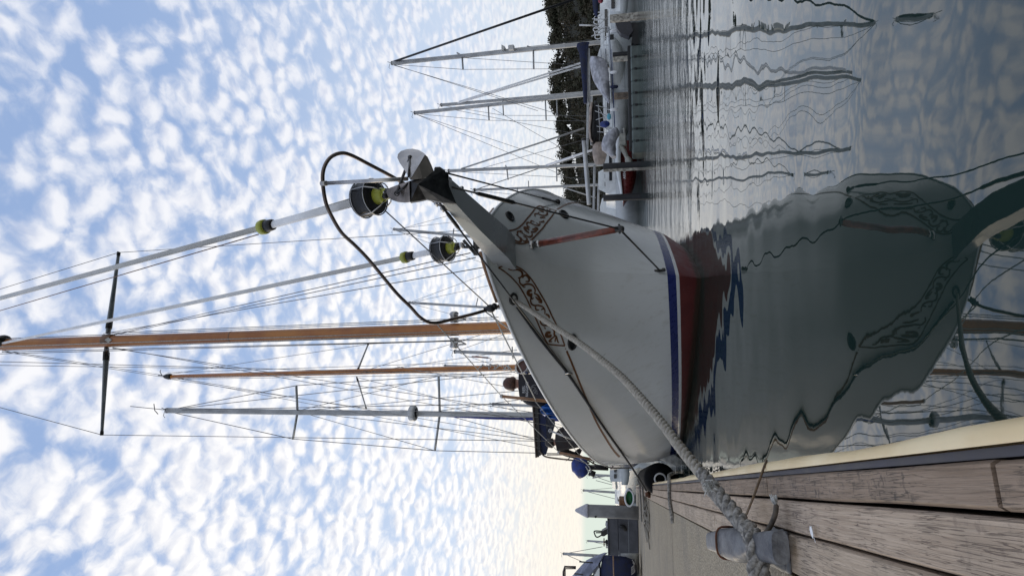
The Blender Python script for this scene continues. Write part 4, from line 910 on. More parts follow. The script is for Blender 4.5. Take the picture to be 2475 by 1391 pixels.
def yacht(label, top, bot, d_, hdg, L, beam, fb_, hullmat=None, mr=.055, spread=(), stays=(), group=None, cabinmat=None, shift=0.0, name='sailing_yacht', boomcover=None, boom=True):
    hd = Vector((math.sin(R(hdg)), math.cos(R(hdg)), 0)); pm_ = P(*bot, d_); c = Vector((pm_.x, pm_.y, 0)) - hd*(L*.08) + hd*shift
    th = thing(name, c, label, 'sailboat', group)
    g_, sd = hullmesh(c, hd, L, beam, fb_); hu = g_.build('hull', hullmat or M_HULLW, th)
    g_ = MB(); rr_ = []
    for t, w_, h_ in ((-.28, .30, .04), (-.26, .33, .42), (.12, .30, .46), (.2, .22, .28), (.27, .1, .04)):
        q = c+hd*L*t+BZ*fb_; rr_.append([q+sd*beam*w_-BZ*.05, q+sd*beam*w_*.85+BZ*h_, q-sd*beam*w_*.85+BZ*h_, q-sd*beam*w_-BZ*.05])
    g_.loft(rr_, smooth=False); cb = g_.build('cabin', cabinmat or M_HULLW, th)
    for sg in (1, -1):
        g_ = MB(); q = c-hd*L*.06+BZ*(fb_+.2)+sd*sg*beam*.305; g_.box(q, (.012, L*.12, .06), Matrix((sd, hd, BZ)).transposed(), .004); g_.build('cabin_window', M_SMOKE, cb)
    a_ = P(*top, d_); mbm = Vector((pm_.x, pm_.y, fb_)) if pm_.z > fb_ else pm_
    g_ = MB(); g_.tube([mbm, pm_, a_] if pm_.z > fb_+.05 else [pm_, a_], mr, 10); ms = g_.build('mast', M_MASTA, th)
    g_ = MB(); g_.tube([a_, a_+BZ*.22+Vector((.08, 0, 0))], .012, 4); g_.tube([a_+BZ*.1, a_+Vector((-.18, 0, .16)), a_+Vector((-.24, 0, .10))], .01, 4); g_.box(a_, (.08, .06, .05), None, .01); g_.build('masthead_gear', M_DARK, ms)
    up = (a_-pm_)
    for (x_, ya, yb) in spread:
        k = (x_-bot[0])/(top[0]-bot[0]); ym = lerp(bot[1], top[1], k); pmid = P(x_, ym, d_)
        for ye, sg in ((ya, 1), (yb, -1)):
            if ye is None: continue
            xe, yy = ye if isinstance(ye, tuple) else (x_, ye)
            g_ = MB(); g_.tube([pmid, P(xe, yy, d_-.25*sg)], mr*.42, 6); g_.build('spreader', M_DARK if mr < .06 else M_MASTA, ms)
    for (p0, p1, r_, mt_) in stays:
        q0 = P(*p0[:2], p0[2] if len(p0) > 2 else d_); q1 = P(*p1[:2], p1[2] if len(p1) > 2 else d_)
        g_ = MB(); g_.tube([q0, q1], r_, 5); g_.build('stay' if r_ < .03 else 'furled_headsail', mt_, th)
    if boom:
        b0 = lerp(mbm, a_, .12); g_ = MB(); g_.tube([b0, b0-hd*L*.36+BZ*.05], .05, 8); bo_ = g_.build('boom', M_MASTA, th)
        if boomcover:
            g_ = MB(); pts_ = [lerp(b0+BZ*.25, b0+BZ*.12-hd*L*.36, k) for k in (0, .05, .3, .7, 1)]; g_.tube(pts_, [.1, .22, .17, .12, .07], 10); g_.build('sail_cover', boomcover, bo_)
    return th, hd, sd, c, a_, pm_
THIN = .011
# A: nearest tall mast on the right, navy boom cover, black furled headsail
YA = yacht('sailing yacht at the far right with navy boom cover and black furled headsail', (948, 153), (1436, 104), 27.0, 62, 8.5, 2.6, .95, M_HULLG, .095,
    spread=((1117, (1119, 168), (1105, 128)), (1289, (1290, 167), (1275, 112))),
    stays=(((950, 150), (1390, -2, 24), .05, M_BLACK), ((950, 156), (1119, 168), THIN, M_WIRE), ((1119, 168), (1440, 166), THIN, M_WIRE), ((952, 157), (1300, 268, 29), THIN, M_WIRE), ((952, 158), (1430, 300, 30), THIN, M_WIRE), ((1120, 140), (1440, 160), THIN, M_WIRE), ((952, 150), (1430, 96), THIN, M_WIRE)), shift=1.2, boom=False)
g = MB(); g.prism([P(1212, 108, 26.8), P(1212, 121, 26.8), P(1218, 120, 26.8), P(1220, 112, 26.8)], Vector((0, .3, 0))); g.box(P(1236, 116, 26.8), (.1, .12, .13), None, .03); g.build('radar_reflector', M_ALUL, YA[0])
g = MB(); rr = []
for x_, y_, h_ in ((1410, 104, 15), (1408, 112, 15), (1410, 130, 10), (1412, 170, 7.5), (1414, 210, 6), (1415, 250, 4.5)):
    c_ = P(x_, y_, 26.4); hh = h_/1525*26.4; rr.append([c_+Vector((0, .12*math.cos(t), hh*math.sin(t))) for t in (2*math.pi*j/10 for j in range(10))])
g.loft(rr); bc = g.build('sail_cover', M_NAVY, YA[0])
g = MB(); g.tube([P(1422, 118, 26.5), P(1424, 252, 26.5)], .06, 8); g.build('boom', M_MASTA, YA[0])
# B and C: the pair of masts
YB = yacht('sailing yacht with the taller of the paired pale masts behind the grey dodger', (1003, 273), (1445, 226), 29.0, 75, 8, 2.5, .95, M_HULLG, .085,
    spread=((1180, (1182, 291), (1176, 253)), (1318, (1320, 290), (1310, 245))), stays=(((1005, 275), (1182, 291), THIN, M_WIRE), ((1182, 291), (1430, 292), THIN, M_WIRE), ((1005, 276), (1440, 420, 33), THIN, M_WIRE), ((1005, 276), (1400, 440, 33), THIN, M_WIRE), ((1080, 262), (1425, 330), THIN, M_WIRE)), shift=.6, boomcover=None)
YC = yacht('sailing yacht with the shorter of the paired masts and two pale furled headsails', (1067, 254), (1445, 222), 31.0, 80, 7.5, 2.4, .95, M_HULLW, .08,
    spread=((1215, (1217, 279), (1206, 242)), (1345, (1347, 280), (1340, 230))), stays=(((1110, 246), (1412, 150, 29), .045, M_SAIL), ((1098, 252), (1412, 158, 29.5), .045, M_SAIL), ((1069, 255), (1217, 279), THIN, M_WIRE), ((1217, 279), (1430, 280), THIN, M_WIRE), ((1190, 262), (1430, 400, 33), THIN, M_WIRE)), shift=.6)
YD = yacht('small sailing yacht with a bare white mast behind the red boat', (1085, 413), (1440, 398), 28.0, 70, 7, 2.3, .9, M_HULLG, .075,
    spread=((1225, (1228, 434), (1222, 400)), (1345, (1346, 438), (1343, 396))), stays=(((1115, 408), (1412, 310, 26), .04, M_MASTA), ((1160, 408), (1440, 330, 26), THIN, M_WIRE), ((1087, 414), (1430, 432), THIN, M_WIRE), ((1320, 400), (1440, 360, 26), .05, M_SAIL)), shift=.6)
YE = yacht('small sailing yacht with a slender mast close beside the ketch\'s port bow', (1147, 459), (1440, 447), 30.0, 72, 7, 2.3, .9, M_HULLW, .06,
    spread=((1250, (1251, 474), None), (1278, (1277, 437), (1279, 470))), stays=(((1150, 458), (1300, 408), .025, M_MASTA), ((1300, 408), (1425, 372), .025, M_MASTA), ((1148, 460), (1430, 490), THIN, M_WIRE), ((1360, 452), (1440, 478), .03, M_MASTA)), shift=.6)
# behind the ketch
YF = yacht('sailing yacht behind the ketch whose pale mast shows between the two furled sails', (953, 554), (1400, 596), 34.0, -12, 7, 2.2, 1.0, M_HULLW, .085, spread=((1095, (1097, 553), (1094, 585)),), stays=(((957, 553), (1400, 500), THIN, M_WIRE), ((957, 556), (1160, 500), THIN, M_WIRE), ((957, 557), (1180, 640, 36), THIN, M_WIRE), ((955, 557), (1100, 590, 34), THIN, M_WIRE)), boom=False)
YG = yacht('sailing yacht behind the ketch with a short grey mast just right of the main mast', (990, 731), (1400, 756), 36.0, -12, 7, 2.2, 1.0, M_HULLG, .075, spread=((1150, (1155, 720), (1150, 742)),), stays=(((992, 730), (1180, 660, 36), THIN, M_WIRE), ((992, 731), (1180, 690, 36), THIN, M_WIRE), ((992, 733), (1250, 800, 36), THIN, M_WIRE)), boom=False)
YH = yacht('sailing yacht behind the ketch with a pale mast between its two varnished masts', (1100, 849), (1400, 862), 27.0, -12, 8, 2.6, 1.0, M_HULLW, .075, spread=((1238, (1238, 838), (1240, 866)),), stays=(((1102, 850), (1260, 905, 27), THIN, M_WIRE), ((1102, 848), (1240, 800, 27), THIN, M_WIRE)), boom=False)
YI = yacht('distant sailing yacht whose mast tip shows beside the varnished mizzen', (1076, 883), (1400, 893), 40.0, -12, 8, 2.6, 1.0, M_HULLG, .07, boom=False)
YJ = yacht('distant sailing yacht whose short mast shows beside the seated crew', (1192, 976), (1400, 985), 34.0, -12, 8, 2.6, 1.0, M_HULLW, .08, stays=(((1194, 977), (1400, 1040), THIN, M_WIRE),), boom=False)
# blue-luffed tall mast left of the mizzen
BLD = 18.5
YK = yacht('tall sailing yacht left of the ketch\'s mizzen, its grey mast carrying a round radar reflector', (405, 991), (1400, 1004), BLD, -16, 10, 3.0, 1.1, M_DKBLUE, .088,
    spread=((719, (716, 931), (708, 1060)), (1063, (1060, 908), (1051, 1088))), stays=(((408, 990), (716, 931), .012, M_WIRE), ((716, 931), (1060, 908), .012, M_WIRE), ((1060, 908), (1400, 915), .012, M_WIRE), ((408, 994), (708, 1060), .012, M_WIRE), ((708, 1060), (1051, 1088), .012, M_WIRE), ((1051, 1088), (1400, 1096), .012, M_WIRE),
    ((719, 993), (1400, 1075), .010, M_WIRE), ((719, 993), (1400, 930), .010, M_WIRE), ((719, 993), (1051, 1088), .009, M_WIRE), ((408, 989), (1400, 880, 20), .012, M_WIRE), ((408, 990), (1235, 975, 17), .012, M_WIRE), ((719, 992), (1060, 908), .009, M_WIRE), ((1063, 998), (1290, 1060), .010, M_WIRE), ((1063, 992), (1290, 960), .010, M_WIRE)), boom=False)
g = MB(); g.tube([P(404, 990, BLD), P(315, 981, BLD)], .012, 5); g.tube([P(372, 975, BLD), P(374, 991, BLD), P(382, 1000, BLD)], .014, 5); g.build('antenna', M_WIRE, YK[0])
c_ = P(998, 998, BLD-.05); g = MB(); g.lathe(c_-BZ*.11, BZ, [(.05, 0), (.21, .01), (.235, .05), (.235, .17), (.21, .21), (.05, .22)], 20); g.build('radar_dome', M_ALUL, YK[0])
g = MB(); g.lathe(c_-BZ*.115, BZ, [(0, -.004), (.17, -.003), (.17, .0), (0, .001)], 16); g.build('dome_base', M_BLACK, YK[0])
g = MB(); g.tube([P(985, 1000, BLD-.02), P(1180, 1009, BLD-.02), P(1400, 1014, BLD-.02)], [.02, .045, .06], 8); g.build('blue_sail_luff', mat('ultramarine_sailcloth', (.015, .025, .22), .6, var=.1), YK[0])
# ---------------------------------------------------------------- piles on the right
M_TIMB = mat('old_timber_pile', (.16, .125, .095), .85, var=.3, scale=6, bump=.01)
M_PCREAM = mat('peeling_white_pile', (.50, .47, .40), .7, var=.0, scale=9, col2=(.14, .12, .10), bump=.004)
def pile(x0, y, wpx, label, parts, d_=23.5, tilt=0):
    base = P(1540, y, d_); base.z = 0; top_ = P(x0, y, d_).z; r_ = wpx/1525*d_*.5
    th = thing('mooring_pile', base, label, 'mooring pile', 'timber mooring piles on the fairway side')
    for nm, o0, o1, mt_ in parts:
        a0, a1 = lerp(-r_, r_, o0), lerp(-r_, r_, o1); cx = (a0+a1)/2; rr_ = (a1-a0)/2
        g_ = MB(); c0_ = base+Vector((cx, 0, 0))
        g_.lathe(c0_, BZ, [(rr_*1.05, -.8), (rr_*1.05, .05), (rr_, .12), (rr_*.99, top_*.6), (rr_, top_-.02), (rr_*.92, top_)], 12); g_.build(nm, mt_, th)
    return th
M_SLEEVE = mat('black_pile_sleeve', (.012, .012, .015), .55, var=.2)
pile(1474, 40, 19, 'peeling white mooring pile at the extreme right edge of the photo', (('post', 0, 1, M_PCREAM),), 21.5)
pile(1481, 134, 23, 'cream mooring pile with a black sleeve in front of the white hull\'s bow', (('sleeve', .5, 1, M_SLEEVE), ('post', 0, .56, M_PCREAM)), 23)
pile(1484, 229, 17, 'bare brown timber mooring pile in front of the white hull', (('post', 0, 1, M_TIMB),), 23)
pile(1458, 401, 21, 'tall mooring pile, black and cream, by the red hull\'s lettering', (('sleeve', .3, 1, M_SLEEVE), ('post', 0, .36, M_PCREAM)), 22.5)
pile(1458, 475, 16, 'black mooring pile touching the red hull\'s bow tip', (('sleeve', 0, 1, M_SLEEVE),), 23)
# ---------------------------------------------------------------- white boat B hull in the row (broadside)
def sidehull(name, label, st, d_, beam, mt, cat='boat', bulge=.5):
    """st: (pixel y, top x, bottom x) along the visible side; real beam behind it"""
    n_ = len(st); mid_ = [P((a+b)/2, y, d_) for y, a, b in st]; base = sum(mid_, Vector())/n_; base.z = 0
    th = thing(name, base, label, cat); rr_ = []
    for i, (y, a, b) in enumerate(st):
        t = i/(n_-1); w_ = beam*(math.sin(math.pi*(.06+.80*t))**.7); yb = beam*.5*(1-math.sin(math.pi*(.06+.8*t))**.7)
        q0, q1 = P(a, y, d_), P(b, y, d_); f0 = Vector((0, yb, 0)); back = Vector((0, yb+w_, 0))
        m0_ = lerp(q0, q1, .55)+Vector((0, yb-.02, 0)); rr_.append([q0+f0, m0_, q1+f0+Vector((0, w_*.2, 0)), q1+f0+Vector((0, w_*.8, 0)), m0_+Vector((0, w_+.04, 0)), q0+back])
    g_ = MB(); g_.loft(rr_); g_.build('hull', mt, th); return th
WH = sidehull('motor_cruiser', 'long white hull with blue rubbing stripes and a grey dodger', [(61, 1464, 1466), (70, 1467, 1481), (84, 1469, 1494), (100, 1471, 1503), (120, 1472, 1509), (160, 1474, 1514), (200, 1476, 1517), (250, 1478, 1519), (298, 1480, 1519), (318, 1481, 1507)], 24.5, 2.2, M_HULLW)
def stripe(pix0, pix1, w_, mt, parent, name, d_):
    g_ = MB(); a, b = P(*pix0, d_), P(*pix1, d_); g_.tube([a, lerp(a, b, .5), b], w_, 6, flat=.5); return g_.build(name, mt, parent)
stripe((1472, 66), (1486, 312), .035, M_DKBLUE, WH, 'rubbing_stripe', 24.35); stripe((1469, 66), (1481, 312), .03, M_HULLG, WH, 'gunwale', 24.4); stripe((1478, 120), (1486, 300), .018, M_ROYAL, WH, 'rubbing_stripe', 24.33); stripe((1508, 130), (1513, 300), .01, M_DARK, WH, 'boot_line', 24.3)
g = MB(); g.box(P(1479, 90, 24.3), (.1, .02, .07), None, .005); g.build('port_light', M_SMOKE, WH)
g = MB(); rr = []
for y, a in ((94, 1466), (100, 1462), (112, 1452), (125, 1447), (140, 1443), (152, 1458), (158, 1472)): rr.append([P(a, y, 24.9), P(1474, y, 24.7), P(1474, y, 26.2), P(a, y, 26)])
g.loft(rr, smooth=False); cb = g.build('cabin', M_HULLW, WH)
for k in (1452, 1463): stripe((k, 118), (k+2, 152), .02, M_DKBLUE, cb, 'cabin_stripe', 24.75)
g = MB(); rr = []; random.seed(21)
for y, a, b in ((136, 1428, 1445), (142, 1426, 1460), (152, 1425, 1466), (165, 1427, 1470), (180, 1430, 1472), (195, 1434, 1473), (210, 1442, 1474), (225, 1452, 1474), (240, 1463, 1475), (250, 1470, 1476)):
    j_ = random.uniform(-1.2, 1.2); rr.append([P(b, y, 24.4), P(lerp(a, b, .5)+j_, y, 24.3+.12*math.sin(y*.5)), P(a+1, y, 24.7), P(a+j_*.5, y, 25.2), P(b, y, 25.9)])
g.loft(rr); g.build('grey_dodger', M_TARPG, WH)
def railing(name, pts, d_, r_, mt, parent):
    g_ = MB()
    for a, b in pts: g_.tube([P(*a, d_), P(*b, d_)], r_, 5)
    return g_.build(name, mt, parent)
random.seed(31)
rl = [((1440, 255), (1470, 262)), ((1438, 268), (1474, 282)), ((1446, 252), (1450, 320)), ((1458, 255), (1462, 318)), ((1440, 290), (1478, 276)), ((1442, 305), (1480, 312)), ((1450, 300), (1476, 318)), ((1448, 262), (1470, 300)), ((1444, 318), (1480, 322))]
railing('guard_rail', rl, 24.8, .012, M_ALUL, WH)
# black tender with beige cover on davits
TD = sidehull('inflatable_dinghy', 'black inflatable dinghy with beige top hanging above the white hull\'s stern', [(238, 1436, 1443), (250, 1430, 1447), (270, 1427, 1449), (295, 1426, 1449), (320, 1424, 1448), (335, 1425, 1446), (345, 1430, 1439)], 25.2, .9, M_BLACK, 'dinghy')
g = MB(); rr = []
for y, a, b in ((246, 1428, 1433), (262, 1424, 1431), (285, 1423, 1430), (310, 1422, 1427), (335, 1424, 1429), (344, 1429, 1434)): rr.append([P(b, y, 25.1), P(a, y, 25.2), P(a, y, 25.9), P(b, y, 26.0)])
g.loft(rr); g.build('beige_cover', M_BEIGE, TD)
g = MB(); g.ball(P(1462, 300, 24.6), .15, 7, (.9, .8, 1.3)); g.build('sail_bag', M_ROYAL, None, 'bright blue sail bag tied to the rails above the white hull', 'bag')
g = MB(); g.ball(P(1472, 282, 24.5), .1, 6, (1.3, .7, .8)); g.build('towel', mat('turquoise_towel', (.12, .42, .52), .8), None, 'turquoise towel drying on the rails near the blue sail bag', 'towel')
# outboard with white cover
OBD = 23.2
ob2 = thing('outboard_motor', P(1500, 360, OBD), 'tilted outboard motor wrapped in a crumpled whitish cover beside the red boat', 'outboard motor')
g = MB(); rr = []; random.seed(9)
cov = [(1488, 312, 5), (1484, 318, 12), (1478, 328, 17), (1474, 338, 18), (1471, 350, 17), (1472, 362, 15), (1478, 372, 11), (1484, 380, 6)]
for i, (x_, y_, h_) in enumerate(cov):
    c_ = P(x_, y_, OBD); hh = h_/1525*OBD; rr.append([c_+Vector((0, .28*math.cos(t), hh*math.sin(t)*(1+random.uniform(-.12, .12)))) for t in (2*math.pi*j/12 for j in range(12))])
g.loft(rr); g.build('cover', M_TARPG, ob2)
M_OBG = mat('grey_outboard_leg', (.34, .34, .30), .45, var=.15, scale=6)
g = MB(); g.tube([P(1500, 352, OBD), P(1512, 372, OBD), P(1518, 388, OBD)], [.1, .08, .07], 10); g.lathe(P(1520, 390, OBD), P(1526, 400, OBD)-P(1516, 378, OBD), [(.02, -.25), (.1, -.12), (.13, 0), (.1, .1), (.04, .18)], 12); g.build('leg', M_OBG, ob2)
g = MB(); g.box(P(1505, 338, OBD), (.22, .12, .12), None, .03); g.tube([P(1508, 310, OBD), P(1512, 352, OBD)], .05, 8); g.build('tilt_bracket', M_OBG, ob2)
# black outboard and dark hull at the far right
ob3 = thing('outboard_motor', P(1520, 80, 22.5), 'black outboard motor tilted up between the peeling pile and white bow', 'outboard motor')
g = MB(); g.prism([P(1487, 55, 22.5), P(1492, 70, 22.5), P(1500, 80, 22.5), P(1520, 88, 22.5), P(1530, 75, 22.5), P(1524, 52, 22.5), P(1500, 48, 22.5)], Vector((0, .35, 0))); g.build('cowling', mat('charcoal_cowling', (.035, .035, .045), .4, var=.15), ob3)
g = MB(); g.prism([P(1518, 55, 22.55), P(1528, 88, 22.55), P(1526, 104, 22.55), P(1545, 108, 22.55), P(1548, 96, 22.55), P(1560, 80, 22.55), P(1558, 54, 22.55)], Vector((0, .22, 0))); g.build('leg', M_BLACK, ob3)
# beige-hatted dodger boat and red boat with lettering
RB = sidehull('sailboat_hull', 'small red-hulled boat with a white topside strip, bow pointing left', [(330, 1503, 1536), (370, 1500, 1540), (395, 1499, 1540), (420, 1500, 1538), (440, 1502, 1534), (455, 1504, 1528), (470, 1505, 1519), (483, 1506, 1510), (488, 1506, 1507)], 24.2, 1.9, mat('dark_red_hull', (.16, .02, .018), .3, var=.12), 'sailboat')
g = MB(); rr = []
for y, a, b in ((330, 1488, 1502), (370, 1487, 1500), (395, 1487, 1500), (420, 1490, 1500), (450, 1496, 1503), (475, 1501, 1505), (488, 1504, 1506)): rr.append([P(a, y, 24.15), P(b, y, 24.05), P(b, y, 25.9), P(a, y, 25.8)])
g.loft(rr); g.build('white_topside', M_HULLW, RB)
def text_mesh(txt, size, name, mt, parent, origin, xdir, ydir, extr=.004, org=None):
    cu = bpy.data.curves.new(name, 'FONT'); cu.body = txt; cu.size = size; cu.extrude = extr; cu.align_x = 'CENTER'
    ob_ = bpy.data.objects.new(name, cu); COL.objects.link(ob_); dg = bpy.context.evaluated_depsgraph_get(); me = bpy.data.meshes.new_from_object(ob_.evaluated_get(dg)); bpy.data.objects.remove(ob_); bpy.data.curves.remove(cu)
    zd = xdir.cross(ydir).normalized(); M_ = Matrix((xdir.normalized(), ydir.normalized(), zd)).transposed()
    g_ = MB(); g_.smooth = False; vs_ = [origin + M_ @ v.co for v in me.vertices]; g_.add(vs_, [tuple(p_.vertices) for p_ in me.polygons], False); bpy.data.meshes.remove(me)
    return g_.build(name, mt, parent, recalc=False)
text_mesh('ARN', .135, 'hull_lettering', M_SAIL, RB, P(1512, 423, 23.98), Vector((1, 0, 0)), BZ, .02)
bd = MB(); rr = []
for y, a, b in ((343, 1440, 1466), (350, 1434, 1468), (362, 1431, 1468), (378, 1433, 1466), (392, 1436, 1462), (398, 1440, 1455)): rr.append([P(b, y, 25.2), P(lerp(a, b, .4), y, 25.0), P(a, y, 25.4), P(a, y, 26.4), P(b, y, 26.6)])
bd.loft(rr); bd.build('spray_hood', M_BEIGE, None, 'beige canvas spray hood above the white-covered outboard', 'spray hood')
bw = MB(); bw.tube([P(1411, 336, 23.6), P(1424, 494, 23.6)], .085, 10); b_ = thing('spar', P(1418, 415, 23.6), 'pale round spar lying level above the red boat', 'spar'); bw.build('spar_tube', M_ALUL, b_)
g = MB(); g.lathe(P(1411, 336, 23.6), P(1411, 336, 23.6)-P(1424, 494, 23.6), [(.09, -.06), (.095, 0), (.05, .03)], 10); g.build('end_cap', M_DARK, b_)
# white hull left of red boat, behind the ketch bow
WL = sidehull('white_motorboat', 'white hull partly hidden behind the ketch, left of the red boat', [(478, 1500, 1532), (500, 1500, 1534), (540, 1501, 1536), (600, 1502, 1537), (660, 1503, 1538)], 28, 2.4, M_HULLW, 'motorboat')
stripe((1528, 478), (1533, 620), .06, M_BLACK, WL, 'black_boot_stripe', 27.8)
g = MB(); rr = []
for y, a in ((470, 1470), (480, 1455), (500, 1450), (540, 1452), (560, 1480)): rr.append([P(a, y, 28.4), P(1503, y, 28.2), P(1503, y, 29.6), P(a, y, 29.4)])
g.loft(rr, smooth=False); g.build('cabin', M_HULLW, WL)
# white cruiser clutter (deckhouses in the second row)
def house(name, label, y0, y1, xt, xb, d_, mt, win=None, slope=6):
    c = P((xt+xb)/2, (y0+y1)/2, d_+.8); th = thing(name, Vector((c.x, c.y, 0)), label, 'motorboat')
    g_ = MB(); rr_ = []
    for y, a in ((y0, xt+slope), (y0+(y1-y0)*.12, xt), (y0+(y1-y0)*.8, xt), (y1, xt+slope*2)): rr_.append([P(xb, y, d_), P(a, y, d_+.1), P(a, y, d_+1.5), P(xb, y, d_+1.6)])
    g_.loft(rr_, smooth=False); g_.build('cabin', mt, th)
    st_ = [(lerp(y0-8, y1+8, k), xb-1, xb+14+5*math.sin(math.pi*k)) for k in (0, .2, .5, .8, 1)]; rr_ = [[P(a, y, d_-.2), P(b, y, d_), P(b, y, d_+1.6), P(a, y, d_+1.9)] for y, a, b in st_]
    g_ = MB(); g_.loft(rr_); g_.build('hull', M_HULLG, th)
    if win:
        for yy in win:
            g_ = MB(); g_.box(P(lerp(xt, xb, .45), yy, d_-.01), (.1, .03, .06), None, .01); g_.build('window', M_SMOKE, th)
    return th
house('motor_cruiser', 'white deckhouse at the extreme right edge above the peeling pile', -26, 28, 1466, 1500, 22.4, M_HULLW, (2, 14)); house('motor_cruiser', 'white deckhouse with a sloping roof behind the navy boom cover', 30, 92, 1445, 1472, 30, M_HULLW, (55, 70), 10)
house('motor_cruiser', 'white deckhouse between the tall black piles behind the red boat', 408, 470, 1446, 1488, 29, M_HULLW, (425, 445), 14)
g = MB(); g.tube([P(1400, 61, 24), P(1448, 62, 24)], .03, 6); g.build('rail_post', M_ALUL, None, 'thin white post standing among the boats at the far right', 'post')
random.seed(77)
cl_ = thing('deck_clutter', P(1450, 60, 25.5), 'tangle of white rails, fenders and coiled lines on the far right decks', 'deck gear')
for i in range(7):
    y_ = 35+i*9; g = MB(); c = P(1444+random.uniform(-4, 5), y_, 25.5); g.tube([c+Vector((math.cos(t)*.09, 0, math.sin(t)*.12)) for t in (2*math.pi*j/10 for j in range(10))], .018, 5, closed=True); g.build('life_ring', M_SAIL, cl_)
for i in range(8):
    y0 = random.uniform(20, 100); g = MB(); g.tube([P(random.uniform(1428, 1460), y0, 25.3), P(random.uniform(1440, 1478), y0+random.uniform(-25, 25), 25.3)], .014, 5); g.build('rail', M_ALUL, cl_)
g = MB(); g.ball(P(1452, 2, 22.0), .09, 6); g.build('mooring_buoy', mat('crimson_buoy', (.22, .02, .04), .4), None, 'small crimson buoy hung on the boat at the right edge', 'buoy')
nv = MB(); rr = []
for y, a, b in ((-8, 1432, 1450), (5, 1432, 1447), (20, 1433, 1446), (34, 1436, 1445), (42, 1440, 1444)): rr.append([P(b, y, 22.6), P(a, y, 22.7), P(a, y, 23.6), P(b, y, 23.6)])
nv.loft(rr); nv.build('boom_cover', M_NAVY, None, 'navy sail cover on the boom at the right edge', 'sail cover')
random.seed(55)
g = MB()
for y in range(66, 330, 22): g.tube([P(1470+y*.03, y, 24.6), P(1456+y*.03, y+random.uniform(-1, 1), 24.6)], .013, 5)
g.tube([P(1456+.03*66, 66, 24.6), P(1456+.03*330, 330, 24.6)], .009, 5); g.tube([P(1463+.03*66, 66, 24.6), P(1463+.03*330, 330, 24.6)], .007, 5); g.build('lifeline_rail', M_ALUL, WH)
for y in (75, 175, 210, 265):
    g = MB(); c = P(1484, y, 24.25); g.lathe(c-BZ*.16, BZ, [(.02, 0), (.06, .04), (.065, .16), (.06, .26), (.02, .31)], 10); g.tube([c+BZ*.14, P(1470, y, 24.45)], .008, 4); g.build('side_fender', M_SAIL if y != 210 else M_NAVY, WH)
# floating pontoon with clipped plastic panels
PND = 22.6
pn = thing('floating_pontoon', P(1540, 235, PND), 'low grey-green floating pontoon of clipped plastic blocks below the white hull', 'pontoon')
M_PONT = mat('grey_green_plastic', (.11, .135, .125), .5, var=.12, scale=3)
for i, y0 in enumerate(range(108, 345, 29)):
    c = P(1536, y0+14.5, PND); c.z = .04; g = MB(); w_ = 14.5/1525*PND-.006; g.box(c+Vector((0, .6, .02)), (w_, .6, .2), None, .04); g.build('float_block', M_PONT, pn)
    g = MB(); c2 = P(1536, y0, PND); c2.z = .1; g.box(c2+Vector((0, -.005, 0)), (.035, .02, .045), None, .01); g.build('clip', M_BLACK, pn)
g = MB(); c = P(1536, 226, PND); c.z = .3; g.box(c+Vector((0, .7, 0)), (120/1525*PND, .5, .06), None, .02); g.build('gap_shade', mat('gap_shade_black', (.03, .03, .03), .8), pn)  # near-black strip: painted shade for the dark gap above the floats
# ================================================================ LEFT: far end of the dock
PLD = 20.0
pb = P(1536, 1238, PLD); pb.z = 0
pil = thing('dock_pile', pb, 'grey round dock pile with a pale pointed cap beside the storage box', 'pile')
zt = P(1421, 1238, PLD).z; rP = 30.5/1525*PLD*.5
g = MB(); g.lathe(pb, BZ, [(rP, -.8), (rP, zt*.5), (rP*.98, zt)], 24); g.build('post', mat('grey_concrete_pile', (.20, .195, .185), .7, var=.14, scale=3, bump=.004), pil)
ztip = P(1390, 1236, PLD).z
g = MB(); g.lathe(pb, BZ, [(rP*1.02, zt-.02), (rP*1.06, zt+.02), (rP*1.04, zt+.06), (rP*.25, ztip-.03), (rP*.1, ztip), (0, ztip+.005)], 24); g.build('cap', mat('pale_plastic_cap', (.46, .46, .50), .5, var=.06), pil)
g = MB(); g.ball(pb+Vector((-rP*.6, -rP*.85, P(1440, 1250, PLD).z)), .035, 5); g.build('bolt', M_DARK, pil)
BXD = 21.0
c0 = P(1505, 1298, BXD); hw = 45/1525*BXD; zt = P(1471, 1298, BXD).z; zb = DZT
bx = thing('storage_box', Vector((c0.x, c0.y, zb)), 'dark grey plank-sided storage box standing on the dock beside the pile', 'storage box')
M_BOX = mat('dark_grey_painted_boards', (.085, .088, .10), .6, var=.16, scale=3)
for i in range(3):
    g = MB(); h_ = (zt-zb)/3; g.box((c0.x, c0.y+.45, zb+h_*(i+.5)), (hw-.004*i, .45-.003*i, h_*.49), None, .015); g.build('side_board', M_BOX, bx)
g = MB(); g.box((c0.x, c0.y+.45, zt+.012), (hw*1.02, .48, .02), None, .01); g.build('lid', M_BOX, bx)
for k, (x_, y_, w_) in enumerate(((1505, 1273, .11), (1510, 1279, .08))):
    g = MB(); g.ball(P(x_, y_, BXD-.03), w_, 6, (.7, .3, 1)); g.tube([P(x_+4, y_-4, BXD-.05), P(x_-8, y_-2, BXD-.05)], .02, 5); g.build('hanging_bag' if k == 0 else 'latch', M_BLACK if k == 0 else M_DARK, bx)
hv_ = thing('folding_trolley', P(1470, 1285, BXD+.3), 'dark folded trolley with a looped handle on the storage box', 'trolley')
g = MB(); g.tube(sub([P(1459, 1283, BXD+.3), P(1438, 1282, BXD+.3), P(1437, 1288, BXD+.3), P(1441, 1296, BXD+.3), P(1447, 1296, BXD+.3), P(1456, 1290, BXD+.3)], 5), .022, 7); g.tube([P(1440, 1286, BXD+.3), P(1456, 1286, BXD+.3)], .02, 6); g.build('handle', M_BLACK, hv_)
